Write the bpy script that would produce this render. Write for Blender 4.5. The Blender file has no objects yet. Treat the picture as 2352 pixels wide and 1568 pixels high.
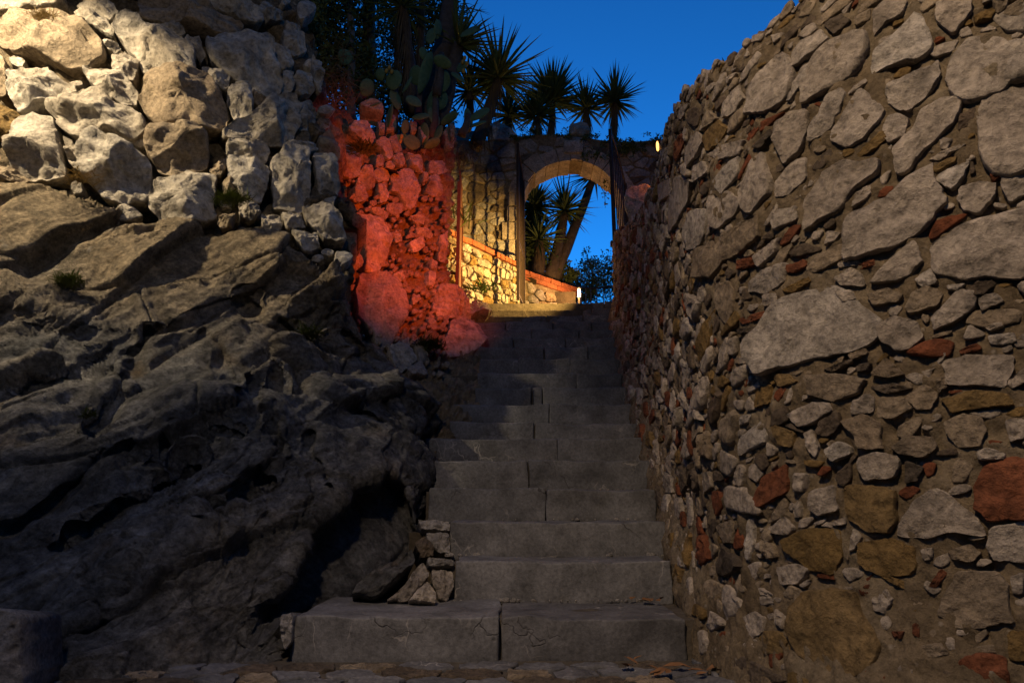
import bpy, math, random
import numpy as np
from mathutils import Vector, Matrix

# ------------------------------------------------------------------ camera, sky, sun, exposure
sc = bpy.context.scene
COL = sc.collection
RISE = 0.17
EYE = 3.4 * RISE
PITCH = math.radians(13.7)
FPX = 1568.0                      # focal length in units of the 2352 wide picture
cam_data = bpy.data.cameras.new('camera')
cam_data.sensor_width = 36.0
cam_data.lens = 24.0
cam_data.clip_start = 0.05
cam_data.clip_end = 2000.0
cam = bpy.data.objects.new('camera', cam_data)
cam.location = (0, 0, EYE)
cam.rotation_euler = (math.pi / 2 + PITCH, 0, 0)
COL.objects.link(cam)
sc.camera = cam

world = bpy.data.worlds.new('World')
sc.world = world
world.use_nodes = True
wn = world.node_tree.nodes
wl = world.node_tree.links
wn.clear()
w_out = wn.new('ShaderNodeOutputWorld')
w_bg = wn.new('ShaderNodeBackground')
w_sky = wn.new('ShaderNodeTexSky')
w_sky.sky_type = 'NISHITA'
w_sky.sun_disc = False
w_sky.sun_elevation = math.radians(-4.0)
w_sky.sun_rotation = 0.0
w_sky.ozone_density = 2.0
w_sky.air_density = 1.0
w_sky.dust_density = 0.3
w_tint = wn.new('ShaderNodeMix')
w_tint.data_type = 'RGBA'
w_tint.blend_type = 'MULTIPLY'
w_tint.inputs[0].default_value = 1.0
w_tint.inputs[7].default_value = (0.065, 0.65, 1.0, 1)
wl.new(w_sky.outputs[0], w_tint.inputs[6])
wl.new(w_tint.outputs[2], w_bg.inputs[0])
w_bg.inputs[1].default_value = 0.17
wl.new(w_bg.outputs[0], w_out.inputs[0])

sun_d = bpy.data.lights.new('sun', 'SUN')
sun_d.energy = 0.0002              # the sun is down: only the last of its glow is left
sun_d.angle = math.radians(20)
sun_d.color = (0.6, 0.75, 1.0)
sun = bpy.data.objects.new('sun', sun_d)
sun.rotation_euler = (math.radians(-86), 0, 0)
COL.objects.link(sun)

sc.view_settings.view_transform = 'Standard'
sc.view_settings.look = 'None'
EXPO = 6.0                        # a long exposure at dusk
sc.view_settings.exposure = EXPO
sc.view_settings.gamma = 1.0
sc.view_settings.use_curve_mapping = False
sc.render.engine = 'CYCLES'
sc.cycles.use_denoising = True
sc.cycles.max_bounces = 5
sc.cycles.sample_clamp_indirect = 2.0 / 2 ** EXPO


def add_lamp(name, kind, loc, energy, color, radius, target=None, spot=None, blend=0.5):
    d = bpy.data.lights.new(name, kind)
    d.energy = energy / 2 ** EXPO
    d.color = color
    d.shadow_soft_size = radius
    if kind == 'SPOT':
        d.spot_size = math.radians(spot)
        d.spot_blend = blend
    o = bpy.data.objects.new(name, d)
    o.location = loc
    if target is not None:
        o.rotation_euler = (Vector(target) - Vector(loc)).to_track_quat('-Z', 'Y').to_euler()
    COL.objects.link(o)
    return o


# the street lamp beside the boulder wall, just outside the picture
add_lamp('street_lamp_light', 'SPOT', (-3.9, 2.8, 4.6), 860, (1.0, 0.79, 0.50), 0.05, target=(-3.68, 4.2, 3.1), spot=86, blend=0.4)
# and a weaker lantern of the square, behind the camera
add_lamp('lantern_light', 'SPOT', (-0.9, -0.7, 4.2), 480, (1.0, 0.71, 0.43), 0.15, target=(0.85, 1.75, 0.9), spot=64, blend=0.75)
add_lamp('fill_light', 'POINT', (-0.9, -0.75, 4.25), 130, (1.0, 0.82, 0.64), 0.15)  # weak fill added to brighten plants, arch and upper rock, not a real lamp

# ------------------------------------------------------------------ numbers
rng = np.random.default_rng(7)
random.seed(7)
CP, SP = math.cos(PITCH), math.sin(PITCH)


def P(px, py, d):
    """the point at forward distance d seen where the 2352 wide picture shows px, py"""
    px = np.asarray(px, float); py = np.asarray(py, float); d = np.asarray(d, float)
    X = px - 1176.0
    U = -(py - 784.0)
    wy = FPX * CP - U * SP
    wz = FPX * SP + U * CP
    s = d / wy
    return np.stack(np.broadcast_arrays(X * s, d + 0 * X, EYE + wz * s), -1)


def slope_of(px, py):
    return (np.asarray(px, float) - 1176.0) / (FPX * CP + (np.asarray(py, float) - 784.0) * SP)


_perm = np.random.default_rng(3).permutation(512).astype(np.int64)
_perm = np.concatenate([_perm, _perm, _perm])
_grad = np.random.default_rng(4).normal(size=(512, 3))
_grad /= np.linalg.norm(_grad, axis=1)[:, None]


def perlin(p):
    p = np.asarray(p, float)
    i = np.floor(p).astype(np.int64)
    f = p - i
    w = f * f * f * (f * (f * 6 - 15) + 10)
    i &= 511
    out = 0
    for dx in (0, 1):
        for dy in (0, 1):
            for dz in (0, 1):
                h = _perm[_perm[_perm[(i[:, 0] + dx) & 511] + ((i[:, 1] + dy) & 511)] + ((i[:, 2] + dz) & 511)] & 511
                g = _grad[h]
                v = g[:, 0] * (f[:, 0] - dx) + g[:, 1] * (f[:, 1] - dy) + g[:, 2] * (f[:, 2] - dz)
                wx = w[:, 0] if dx else 1 - w[:, 0]
                wy = w[:, 1] if dy else 1 - w[:, 1]
                wz = w[:, 2] if dz else 1 - w[:, 2]
                out = out + v * wx * wy * wz
    return out * 1.5


def fbm(p, octs=4, gain=0.5, ridge=False):
    a, t = 1.0, 0
    p = np.asarray(p, float)
    for k in range(octs):
        n = perlin(p * (2.03 ** k) + 17.3 * k)
        if ridge:
            n = 0.5 - np.abs(n)
        t = t + a * n
        a *= gain
    return t


def _hash(k, seed):
    h = (k[:, 0] * 73856093) ^ (k[:, 1] * 19349663) ^ (k[:, 2] * 83492791) ^ (seed * 2654435761)
    return h & 0xFFFFFF


_tab = np.random.default_rng(99).uniform(0, 1, (65536, 8))


def facets(V, spacing, seed, slope, crack=0.0, width=0.02, warp=0.35, off=0.12):
    """broken-rock relief: every cell of a random 3-D mosaic is a flat face with a tilt of its own, with a crack between cells"""
    V = np.asarray(V, float)
    Q = V / spacing + warp * np.stack([perlin(V / spacing * 0.9 + 7 * k + seed) for k in range(3)], 1)
    base = np.floor(Q).astype(np.int64)
    b1 = np.full(len(Q), 1e9); b2 = b1.copy()
    ref = np.zeros(len(Q), np.int64)
    rel = np.zeros_like(Q)
    for dx in (-1, 0, 1):
        for dy in (-1, 0, 1):
            for dz in (-1, 0, 1):
                k = base + np.array([dx, dy, dz])
                h = (_hash(k, seed) * 40503 >> 4) & 65535
                d = Q - (k + _tab[h, :3])
                r = np.einsum('ij,ij->i', d, d)
                near = r < b1
                b2 = np.where(near, b1, np.minimum(b2, r))
                b1 = np.where(near, r, b1)
                ref = np.where(near, h, ref)
                rel = np.where(near[:, None], d, rel)
    g = _tab[ref, 3:6] * 2 - 1
    g = g / (np.linalg.norm(g, axis=1)[:, None] + 1e-6) * (0.25 + 0.75 * _tab[ref, 6:7]) * slope
    out = np.einsum('ij,ij->i', g, rel) * spacing + (_tab[ref, 7] - 0.5) * 2 * slope * spacing * off
    e = (np.sqrt(b2) - np.sqrt(b1)) * spacing
    # faces meet in a short slope instead of a torn step
    out = out * np.clip(0.35 + e / (0.18 * spacing), 0, 1)
    if crack:
        out = out - crack * np.exp(-(e / width) ** 2)
    return out


# ------------------------------------------------------------------ materials
MATS = {}


def new_mat(name):
    m = bpy.data.materials.new(name)
    m.use_nodes = True
    nt = m.node_tree
    b = nt.nodes['Principled BSDF']
    MATS[name] = m
    return m, nt, b


def node(nt, t, **kw):
    n = nt.nodes.new(t)
    for k, v in kw.items():
        setattr(n, k, v)
    return n


def ramp(nt, src, stops):
    r = node(nt, 'ShaderNodeValToRGB')
    el = r.color_ramp.elements
    while len(el) < len(stops):
        el.new(0.5)
    for e, (p, c) in zip(el, stops):
        e.position = p
        e.color = (c[0], c[1], c[2], 1) if not isinstance(c, (int, float)) else (c, c, c, 1)
    nt.links.new(src, r.inputs[0])
    return r.outputs[0]


def mixc(nt, fac, a, b, mode='MIX'):
    m = node(nt, 'ShaderNodeMix', data_type='RGBA', blend_type=mode)
    for s, v in ((0, fac), (6, a), (7, b)):
        if hasattr(v, 'is_linked') or hasattr(v, 'links'):
            nt.links.new(v, m.inputs[s])
        elif s == 0:
            m.inputs[0].default_value = v
        else:
            m.inputs[s].default_value = (v[0], v[1], v[2], 1)
    return m.outputs[2]


def noise(nt, vec, scale, detail=6, rough=0.6, dist=0.0):
    n = node(nt, 'ShaderNodeTexNoise')
    n.inputs['Scale'].default_value = scale
    n.inputs['Detail'].default_value = detail
    n.inputs['Roughness'].default_value = rough
    n.inputs['Distortion'].default_value = dist
    nt.links.new(vec, n.inputs['Vector'])
    return n


def world_pos(nt, scale=(1, 1, 1), rot=(0, 0, 0)):
    g = node(nt, 'ShaderNodeNewGeometry')
    mp = node(nt, 'ShaderNodeMapping')
    mp.inputs['Scale'].default_value = scale
    mp.inputs['Rotation'].default_value = rot
    nt.links.new(g.outputs['Position'], mp.inputs[0])
    return mp.outputs[0]


def bump(nt, b, heights):
    """heights: list of (socket, strength, distance)"""
    prev = None
    for h, s, d in heights:
        bn = node(nt, 'ShaderNodeBump')
        bn.inputs['Strength'].default_value = s
        bn.inputs['Distance'].default_value = d
        nt.links.new(h, bn.inputs['Height'])
        if prev is not None:
            nt.links.new(prev, bn.inputs['Normal'])
        prev = bn.outputs[0]
    nt.links.new(prev, b.inputs['Normal'])


def stone_mat(name, cols, dark=(0.12, 0.10, 0.075), bscale=1.0, bstr=1.0, rough=0.9, spread=0.5, stain=0.5):
    """cols: three base colours, one blend for each single stone; speckle, stains and pits on top"""
    m, nt, b = new_mat(name)
    pos = world_pos(nt)
    oi = node(nt, 'ShaderNodeObjectInfo')
    base = ramp(nt, oi.outputs['Random'], [(0.0, cols[0]), (0.5, cols[1]), (1.0, cols[2])])
    n1 = noise(nt, pos, 9 * bscale, 8, 0.65)
    n2 = noise(nt, pos, 38 * bscale, 8, 0.7)
    n3 = noise(nt, pos, 3.0 * bscale, 4, 0.6)
    shade = ramp(nt, n1.outputs[0], [(0.3, 1 - spread * 1.25), (0.48, 0.85), (0.7, 1 + spread * 0.5)])
    c = mixc(nt, 1.0, base, shade, 'MULTIPLY')
    st = ramp(nt, n3.outputs[0], [(0.45, 0.0), (0.7, stain)])
    c = mixc(nt, st, c, dark)
    fine = ramp(nt, n2.outputs[0], [(0.32, 0.45), (0.55, 1.0), (0.7, 1.2)])
    c = mixc(nt, 1.0, c, fine, 'MULTIPLY')
    nt.links.new(c, b.inputs['Base Color'])
    b.inputs['Roughness'].default_value = rough
    b.inputs['Specular IOR Level'].default_value = 0.25
    v = node(nt, 'ShaderNodeTexVoronoi')
    v.inputs['Scale'].default_value = 26 * bscale
    nt.links.new(pos, v.inputs['Vector'])
    pit = ramp(nt, v.outputs['Distance'], [(0.0, 0.0), (0.35, 1.0)])
    bump(nt, b, [(n1.outputs[0], 0.9 * bstr, 0.05 / bscale), (n2.outputs[0], 0.9 * bstr, 0.02 / bscale), (pit, 0.35 * bstr, 0.012 / bscale)])
    return m


def plain_mat(name, c1, c2, scale=20, bstr=0.4, bdist=0.01, rough=0.85, metal=0.0, trans=0.0):
    m, nt, b = new_mat(name)
    pos = world_pos(nt)
    n1 = noise(nt, pos, scale, 6, 0.65)
    c = ramp(nt, n1.outputs[0], [(0.3, c1), (0.7, c2)])
    nt.links.new(c, b.inputs['Base Color'])
    b.inputs['Roughness'].default_value = rough
    b.inputs['Metallic'].default_value = metal
    b.inputs['Specular IOR Level'].default_value = 0.3
    if bstr:
        bump(nt, b, [(n1.outputs[0], bstr, bdist)])
    return m


stone_mat('limestone', [(0.54, 0.465, 0.38), (0.45, 0.38, 0.30), (0.60, 0.54, 0.46)], dark=(0.17, 0.135, 0.09), spread=0.4, stain=0.45)
stone_mat('limestone_ochre', [(0.30, 0.19, 0.07), (0.24, 0.155, 0.055), (0.33, 0.23, 0.11)], dark=(0.12, 0.085, 0.035), spread=0.4)
stone_mat('limestone_tan', [(0.36, 0.28, 0.19), (0.40, 0.32, 0.22), (0.30, 0.24, 0.17)], dark=(0.14, 0.10, 0.06), spread=0.4)
stone_mat('terracotta', [(0.27, 0.085, 0.035), (0.22, 0.075, 0.035), (0.31, 0.11, 0.05)], dark=(0.10, 0.045, 0.025), spread=0.4)
stone_mat('dark_stone', [(0.15, 0.11, 0.075), (0.18, 0.14, 0.10), (0.12, 0.095, 0.07)], dark=(0.06, 0.05, 0.035), spread=0.4)
stone_mat('boulder_stone', [(0.52, 0.47, 0.39), (0.47, 0.42, 0.345), (0.58, 0.53, 0.45)], dark=(0.20, 0.155, 0.10), bscale=0.7, bstr=1.0, spread=0.55, stain=0.5)
stone_mat('pale_stone', [(0.42, 0.38, 0.33), (0.34, 0.30, 0.26), (0.48, 0.44, 0.38)], dark=(0.16, 0.13, 0.10), bscale=1.3, spread=0.4)
stone_mat('wall_rubble', [(0.37, 0.345, 0.32), (0.29, 0.27, 0.245), (0.46, 0.435, 0.405)], dark=(0.10, 0.09, 0.075), bscale=1.2, spread=0.45)
stone_mat('brick', [(0.36, 0.11, 0.045), (0.30, 0.09, 0.04), (0.40, 0.15, 0.07)], dark=(0.14, 0.06, 0.035), bscale=1.5, bstr=0.5, spread=0.35, stain=0.3)
stone_mat('voussoir', [(0.44, 0.37, 0.30), (0.38, 0.32, 0.26), (0.47, 0.41, 0.34)], dark=(0.12, 0.10, 0.08), bscale=1.2, bstr=0.5, spread=0.35)
plain_mat('earth', (0.035, 0.028, 0.018), (0.085, 0.065, 0.04), 9, 0.8, 0.04)
plain_mat('soil_joint', (0.05, 0.042, 0.032), (0.11, 0.092, 0.07), 14, 0.8, 0.02)
plain_mat('iron', (0.025, 0.02, 0.018), (0.055, 0.035, 0.025), 40, 0.3, 0.002, 0.55, 0.6)
plain_mat('rusty_iron', (0.11, 0.045, 0.022), (0.17, 0.075, 0.04), 30, 0.3, 0.002, 0.6, 0.2)
plain_mat('yucca_leaf', (0.055, 0.095, 0.03), (0.11, 0.15, 0.05), 6, 0.0)
plain_mat('dead_leaf', (0.10, 0.065, 0.03), (0.20, 0.14, 0.07), 9, 0.0)
plain_mat('bark', (0.05, 0.038, 0.028), (0.12, 0.095, 0.075), 14, 0.9, 0.03)
plain_mat('bark_pale', (0.12, 0.10, 0.085), (0.26, 0.23, 0.20), 10, 0.8, 0.02)
plain_mat('leaf_dark', (0.035, 0.06, 0.018), (0.08, 0.115, 0.035), 5, 0.0)
plain_mat('leaf_olive', (0.06, 0.085, 0.02), (0.12, 0.135, 0.04), 5, 0.0)
plain_mat('weed', (0.07, 0.10, 0.02), (0.15, 0.17, 0.045), 12, 0.0)
plain_mat('dry_grass', (0.22, 0.16, 0.07), (0.36, 0.27, 0.13), 12, 0.0)
plain_mat('fern', (0.07, 0.13, 0.03), (0.12, 0.19, 0.05), 8, 0.0)
plain_mat('cactus', (0.06, 0.12, 0.055), (0.12, 0.19, 0.085), 26, 0.5, 0.012, 0.7)
plain_mat('cactus_fruit', (0.30, 0.20, 0.03), (0.38, 0.27, 0.06), 20, 0.1, 0.005, 0.5)
plain_mat('metal_housing', (0.03, 0.03, 0.03), (0.06, 0.055, 0.05), 30, 0.1, 0.002, 0.5, 0.5)
plain_mat('fallen_leaf', (0.13, 0.06, 0.025), (0.24, 0.12, 0.05), 30, 0.0)


def emit_mat(name, col, strength):
    m, nt, b = new_mat(name)
    b.inputs['Base Color'].default_value = (0.8, 0.7, 0.5, 1)
    b.inputs['Emission Color'].default_value = (*col, 1)
    b.inputs['Emission Strength'].default_value = strength / 2 ** EXPO
    return m


emit_mat('lamp_glow_orange', (1.0, 0.42, 0.09), 3.6)
emit_mat('lamp_glow_warm', (1.0, 0.72, 0.5), 4)


def rock_material():
    m, nt, b = new_mat('outcrop_rock')
    pos = world_pos(nt)
    strat = world_pos(nt, (1.0, 1.0, 1.0), (0.0, math.radians(-42), 0.0))
    mp = node(nt, 'ShaderNodeMapping')
    mp.inputs['Scale'].default_value = (1.2, 4.0, 5.0)
    nt.links.new(strat, mp.inputs[0])
    n0 = noise(nt, pos, 1.3, 5, 0.6, 0.4)
    n1 = noise(nt, pos, 7, 9, 0.7, 0.3)
    n2 = noise(nt, mp.outputs[0], 2.2, 8, 0.68, 0.6)
    n3 = noise(nt, pos, 42, 6, 0.7)
    c = ramp(nt, n0.outputs[0], [(0.30, (0.11, 0.112, 0.115)), (0.5, (0.175, 0.172, 0.168)), (0.68, (0.27, 0.255, 0.23))])
    sep = node(nt, 'ShaderNodeSeparateXYZ')
    nt.links.new(pos, sep.inputs[0])
    zz = node(nt, 'ShaderNodeMath', operation='MULTIPLY_ADD')
    nt.links.new(n0.outputs[0], zz.inputs[0])
    zz.inputs[1].default_value = 1.6
    nt.links.new(sep.outputs[2], zz.inputs[2])
    tan = node(nt, 'ShaderNodeMapRange')
    tan.inputs[1].default_value = 2.15
    tan.inputs[2].default_value = 2.9
    nt.links.new(zz.outputs[0], tan.inputs[0])
    c = mixc(nt, tan.outputs[0], c, (0.30, 0.235, 0.15))
    c = mixc(nt, 1.0, c, ramp(nt, n1.outputs[0], [(0.34, 0.35), (0.52, 0.9), (0.7, 1.6)]), 'MULTIPLY')
    c = mixc(nt, 1.0, c, ramp(nt, n2.outputs[0], [(0.3, 0.55), (0.6, 1.15)]), 'MULTIPLY')
    n4 = noise(nt, pos, 2.6, 5, 0.65)
    c = mixc(nt, ramp(nt, n4.outputs[0], [(0.58, 0.0), (0.72, 0.6)]), c, (0.20, 0.13, 0.06))
    n5 = noise(nt, pos, 5.5, 6, 0.7)
    c = mixc(nt, ramp(nt, n5.outputs[0], [(0.60, 0.0), (0.72, 0.55)]), c, (0.33, 0.31, 0.28))
    nt.links.new(c, b.inputs['Base Color'])
    b.inputs['Roughness'].default_value = 0.85
    b.inputs['Specular IOR Level'].default_value = 0.3
    n6 = noise(nt, pos, 95, 5, 0.75)
    c2 = mixc(nt, 1.0, c, ramp(nt, n3.outputs[0], [(0.35, 0.5), (0.6, 1.25)]), 'MULTIPLY')
    nt.links.new(c2, b.inputs['Base Color'])
    bump(nt, b, [(n2.outputs[0], 0.9, 0.08), (n1.outputs[0], 1.0, 0.07), (n3.outputs[0], 1.0, 0.03), (n6.outputs[0], 0.9, 0.010)])
    return m


rock_material()


def step_material():
    m, nt, b = new_mat('step_stone')
    pos = world_pos(nt)
    oi = node(nt, 'ShaderNodeObjectInfo')
    base = ramp(nt, oi.outputs['Random'], [(0, (0.115, 0.112, 0.114)), (0.5, (0.15, 0.148, 0.15)), (1, (0.10, 0.101, 0.106))])
    n1 = noise(nt, pos, 6, 8, 0.65)
    n2 = noise(nt, pos, 60, 5, 0.7)
    c = mixc(nt, 1.0, base, ramp(nt, n1.outputs[0], [(0.3, 0.5), (0.7, 1.35)]), 'MULTIPLY')
    c = mixc(nt, 1.0, c, ramp(nt, n2.outputs[0], [(0.3, 0.6), (0.65, 1.2)]), 'MULTIPLY')
    # thin pale calcite veins and dark hairline cracks
    warp = noise(nt, pos, 3.0, 4, 0.6)
    va = node(nt, 'ShaderNodeVectorMath', operation='MULTIPLY_ADD')
    nt.links.new(warp.outputs['Color'], va.inputs[0])
    va.inputs[1].default_value = (0.35, 0.35, 0.35)
    nt.links.new(pos, va.inputs[2])
    ve = node(nt, 'ShaderNodeTexVoronoi', feature='DISTANCE_TO_EDGE')
    ve.inputs['Scale'].default_value = 2.3
    nt.links.new(va.outputs[0], ve.inputs['Vector'])
    gate = noise(nt, pos, 2.2, 3, 0.5)
    line = ramp(nt, ve.outputs['Distance'], [(0.0, 1.0), (0.006, 0.0)])
    g = ramp(nt, gate.outputs[0], [(0.57, 0.0), (0.66, 0.8)])
    lm = mixc(nt, 1.0, line, g, 'MULTIPLY')
    c = mixc(nt, lm, c, (0.035, 0.03, 0.026))
    ve2 = node(nt, 'ShaderNodeTexVoronoi', feature='DISTANCE_TO_EDGE')
    ve2.inputs['Scale'].default_value = 8.0
    mp = node(nt, 'ShaderNodeMapping')
    mp.inputs['Rotation'].default_value = (0.3, 0.8, 0.2)
    mp.inputs['Scale'].default_value = (1.0, 1.0, 0.5)
    nt.links.new(va.outputs[0], mp.inputs[0])
    nt.links.new(mp.outputs[0], ve2.inputs['Vector'])
    line2 = ramp(nt, ve2.outputs['Distance'], [(0.0, 1.0), (0.03, 0.0)])
    gate2 = noise(nt, pos, 4.5, 3, 0.5)
    lm2 = mixc(nt, 1.0, line2, ramp(nt, gate2.outputs[0], [(0.56, 0.0), (0.66, 0.6)]), 'MULTIPLY')
    c = mixc(nt, lm2, c, (0.42, 0.39, 0.36))
    nt.links.new(c, b.inputs['Base Color'])
    b.inputs['Roughness'].default_value = 0.7
    b.inputs['Specular IOR Level'].default_value = 0.3
    inv = node(nt, 'ShaderNodeMath', operation='SUBTRACT')
    inv.inputs[0].default_value = 1.0
    nt.links.new(lm, inv.inputs[1])
    bump(nt, b, [(n1.outputs[0], 0.5, 0.02), (n2.outputs[0], 0.5, 0.006), (inv.outputs[0], 0.6, 0.01)])


step_material()


def mortar_material():
    m, nt, b = new_mat('mortar')
    pos = world_pos(nt)
    n0 = noise(nt, pos, 2.2, 5, 0.6)
    n1 = noise(nt, pos, 24, 8, 0.72)
    n2 = noise(nt, pos, 90, 5, 0.7)
    c = ramp(nt, n0.outputs[0], [(0.3, (0.17, 0.128, 0.076)), (0.5, (0.265, 0.205, 0.13)), (0.7, (0.34, 0.28, 0.19))])
    c = mixc(nt, 1.0, c, ramp(nt, n1.outputs[0], [(0.3, 0.4), (0.55, 0.95), (0.75, 1.4)]), 'MULTIPLY')
    v = node(nt, 'ShaderNodeTexVoronoi')
    v.inputs['Scale'].default_value = 34
    nt.links.new(pos, v.inputs['Vector'])
    grit = ramp(nt, v.outputs['Distance'], [(0.12, 1.0), (0.3, 0.0)])
    sel = node(nt, 'ShaderNodeSeparateColor')
    nt.links.new(v.outputs['Color'], sel.inputs[0])
    s2 = ramp(nt, sel.outputs[0], [(0.7, 0.0), (0.72, 0.75)])
    gm = mixc(nt, 1.0, grit, s2, 'MULTIPLY')
    c = mixc(nt, gm, c, (0.40, 0.35, 0.28))
    nt.links.new(c, b.inputs['Base Color'])
    b.inputs['Roughness'].default_value = 0.95
    b.inputs['Specular IOR Level'].default_value = 0.15
    bump(nt, b, [(n1.outputs[0], 1.0, 0.035), (gm, 0.5, 0.012), (n2.outputs[0], 0.8, 0.008)])


mortar_material()

# ------------------------------------------------------------------ object helpers


def obj(name, verts, faces, mat, parent=None, origin=None, smooth=True, label=None):
    verts = np.asarray(verts, float)
    if origin is None:
        origin = verts.mean(0)
    origin = np.asarray(origin, float)
    me = bpy.data.meshes.new(name)
    me.from_pydata((verts - origin).tolist(), [], faces)
    me.materials.append(MATS[mat])
    if smooth:
        me.polygons.foreach_set('use_smooth', np.ones(len(me.polygons), bool))
    me.update()
    o = bpy.data.objects.new(name, me)
    COL.objects.link(o)
    if parent is not None:
        o.parent = parent
        base = np.array(parent.location)
        q = parent.parent
        while q is not None:
            base = base + np.array(q.location)
            q = q.parent
        o.location = origin - base
    else:
        o.location = origin
    if label:
        o['label'] = label
    return o


def tag(o, label, cat, group=None, kind=None):
    o['label'] = label
    o['category'] = cat
    if group:
        o['group'] = group
    if kind:
        o['kind'] = kind
    return o


def thing(name, loc, label, cat, group=None, kind='thing'):
    o = bpy.data.objects.new(name, None)
    o.empty_display_size = 0.1
    o.location = [float(v) for v in loc]
    COL.objects.link(o)
    return tag(o, label, cat, group, kind)


class MB:
    """collects shapes for ONE mesh"""
    def __init__(self):
        self.v = []
        self.f = []
        self.n = 0

    def add(self, v, f):
        v = np.asarray(v, float).reshape(-1, 3)
        self.v.append(v)
        self.f += [tuple(i + self.n for i in q) for q in f]
        self.n += len(v)

    def box(self, lo, hi):
        x0, y0, z0 = lo
        x1, y1, z1 = hi
        self.add([(x0, y0, z0), (x1, y0, z0), (x1, y1, z0), (x0, y1, z0), (x0, y0, z1), (x1, y0, z1), (x1, y1, z1), (x0, y1, z1)],
                 [(3, 2, 1, 0), (4, 5, 6, 7), (0, 1, 5, 4), (1, 2, 6, 5), (2, 3, 7, 6), (3, 0, 4, 7)])

    def bar(self, a, b, w, d, side):
        """rectangular bar from a to b; side: direction of its width"""
        a = np.array(a, float); b = np.array(b, float)
        t = b - a
        t /= np.linalg.norm(t)
        s = np.array(side, float)
        s -= t * s.dot(t)
        s /= np.linalg.norm(s)
        u = np.cross(t, s)
        c = [(-1, -1), (1, -1), (1, 1), (-1, 1)]
        v = [p + s * (w / 2) * i + u * (d / 2) * j for p in (a, b) for i, j in c]
        self.add(v, [(3, 2, 1, 0), (4, 5, 6, 7), (0, 1, 5, 4), (1, 2, 6, 5), (2, 3, 7, 6), (3, 0, 4, 7)])

    def tube(self, pts, rad, seg=8, jit=0.0, seed=0):
        pts = np.asarray(pts, float)
        n = len(pts)
        rad = np.broadcast_to(np.asarray(rad, float), (n,))
        rr = np.random.default_rng(seed)
        v = []
        ref = np.array([0.3, 0.9, 0.1])
        for i in range(n):
            t = pts[min(i + 1, n - 1)] - pts[max(i - 1, 0)]
            t = t / (np.linalg.norm(t) + 1e-9)
            s = np.cross(t, ref)
            s /= np.linalg.norm(s) + 1e-9
            u = np.cross(t, s)
            for k in range(seg):
                a = 2 * math.pi * k / seg
                r = rad[i] * (1 + jit * rr.normal())
                v.append(pts[i] + (s * math.cos(a) + u * math.sin(a)) * r)
        f = []
        for i in range(n - 1):
            for k in range(seg):
                k2 = (k + 1) % seg
                f.append((i * seg + k, i * seg + k2, (i + 1) * seg + k2, (i + 1) * seg + k))
        f.append(tuple(range(seg - 1, -1, -1)))
        f.append(tuple((n - 1) * seg + k for k in range(seg)))
        self.add(v, f)

    def build(self, name, mat, parent=None, origin=None, smooth=False, label=None):
        return obj(name, np.concatenate(self.v), self.f, mat, parent, origin, smooth, label)


def smooth_path(pts, n):
    pts = np.asarray(pts, float)
    t = np.linspace(0, 1, len(pts))
    tt = np.linspace(0, 1, n)
    out = np.stack([np.interp(tt, t, pts[:, k]) for k in range(pts.shape[1])], 1)
    for _ in range(max(1, n // len(pts))):
        o = out.copy()
        o[1:-1] = (out[:-2] + 2 * out[1:-1] + out[2:]) / 4
        out = o
    return out


def chaikin(q, r=0.22):
    a = np.roll(q, -1, 0)
    return np.stack([q * (1 - r) + a * r, q * r + a * (1 - r)], 1).reshape(-1, 2)


def resample(q, m):
    p = np.vstack([q, q[:1]])
    d = np.r_[0, np.cumsum(np.linalg.norm(np.diff(p, axis=0), axis=1))]
    s = np.linspace(0, d[-1], m, endpoint=False)
    return np.stack([np.interp(s, d, p[:, 0]), np.interp(s, d, p[:, 1])], 1)


RINGS_FINE = [(1.0, 0.0), (0.985, 0.34), (0.95, 0.62), (0.88, 0.82), (0.76, 0.93), (0.6, 0.98), (0.42, 1.0), (0.22, 1.0)]
RINGS_MID = [(1.0, 0.0), (0.97, 0.45), (0.87, 0.82), (0.68, 0.97), (0.38, 1.0)]
RINGS_FLAT = [(1.0, 0.0), (0.99, 0.5), (0.965, 0.8), (0.92, 0.93), (0.8, 0.98), (0.6, 1.0), (0.4, 1.0), (0.2, 1.0)]
RINGS_BIG = [(1.0, 0.0), (0.995, 0.28), (0.985, 0.52), (0.965, 0.71), (0.935, 0.83), (0.89, 0.9), (0.81, 0.94), (0.71, 0.95), (0.61, 0.975), (0.5, 0.99), (0.39, 1.0), (0.28, 1.0), (0.15, 1.0)]
RINGS_LOW = [(1.0, 0.0), (0.93, 0.6), (0.66, 0.98)]


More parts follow.
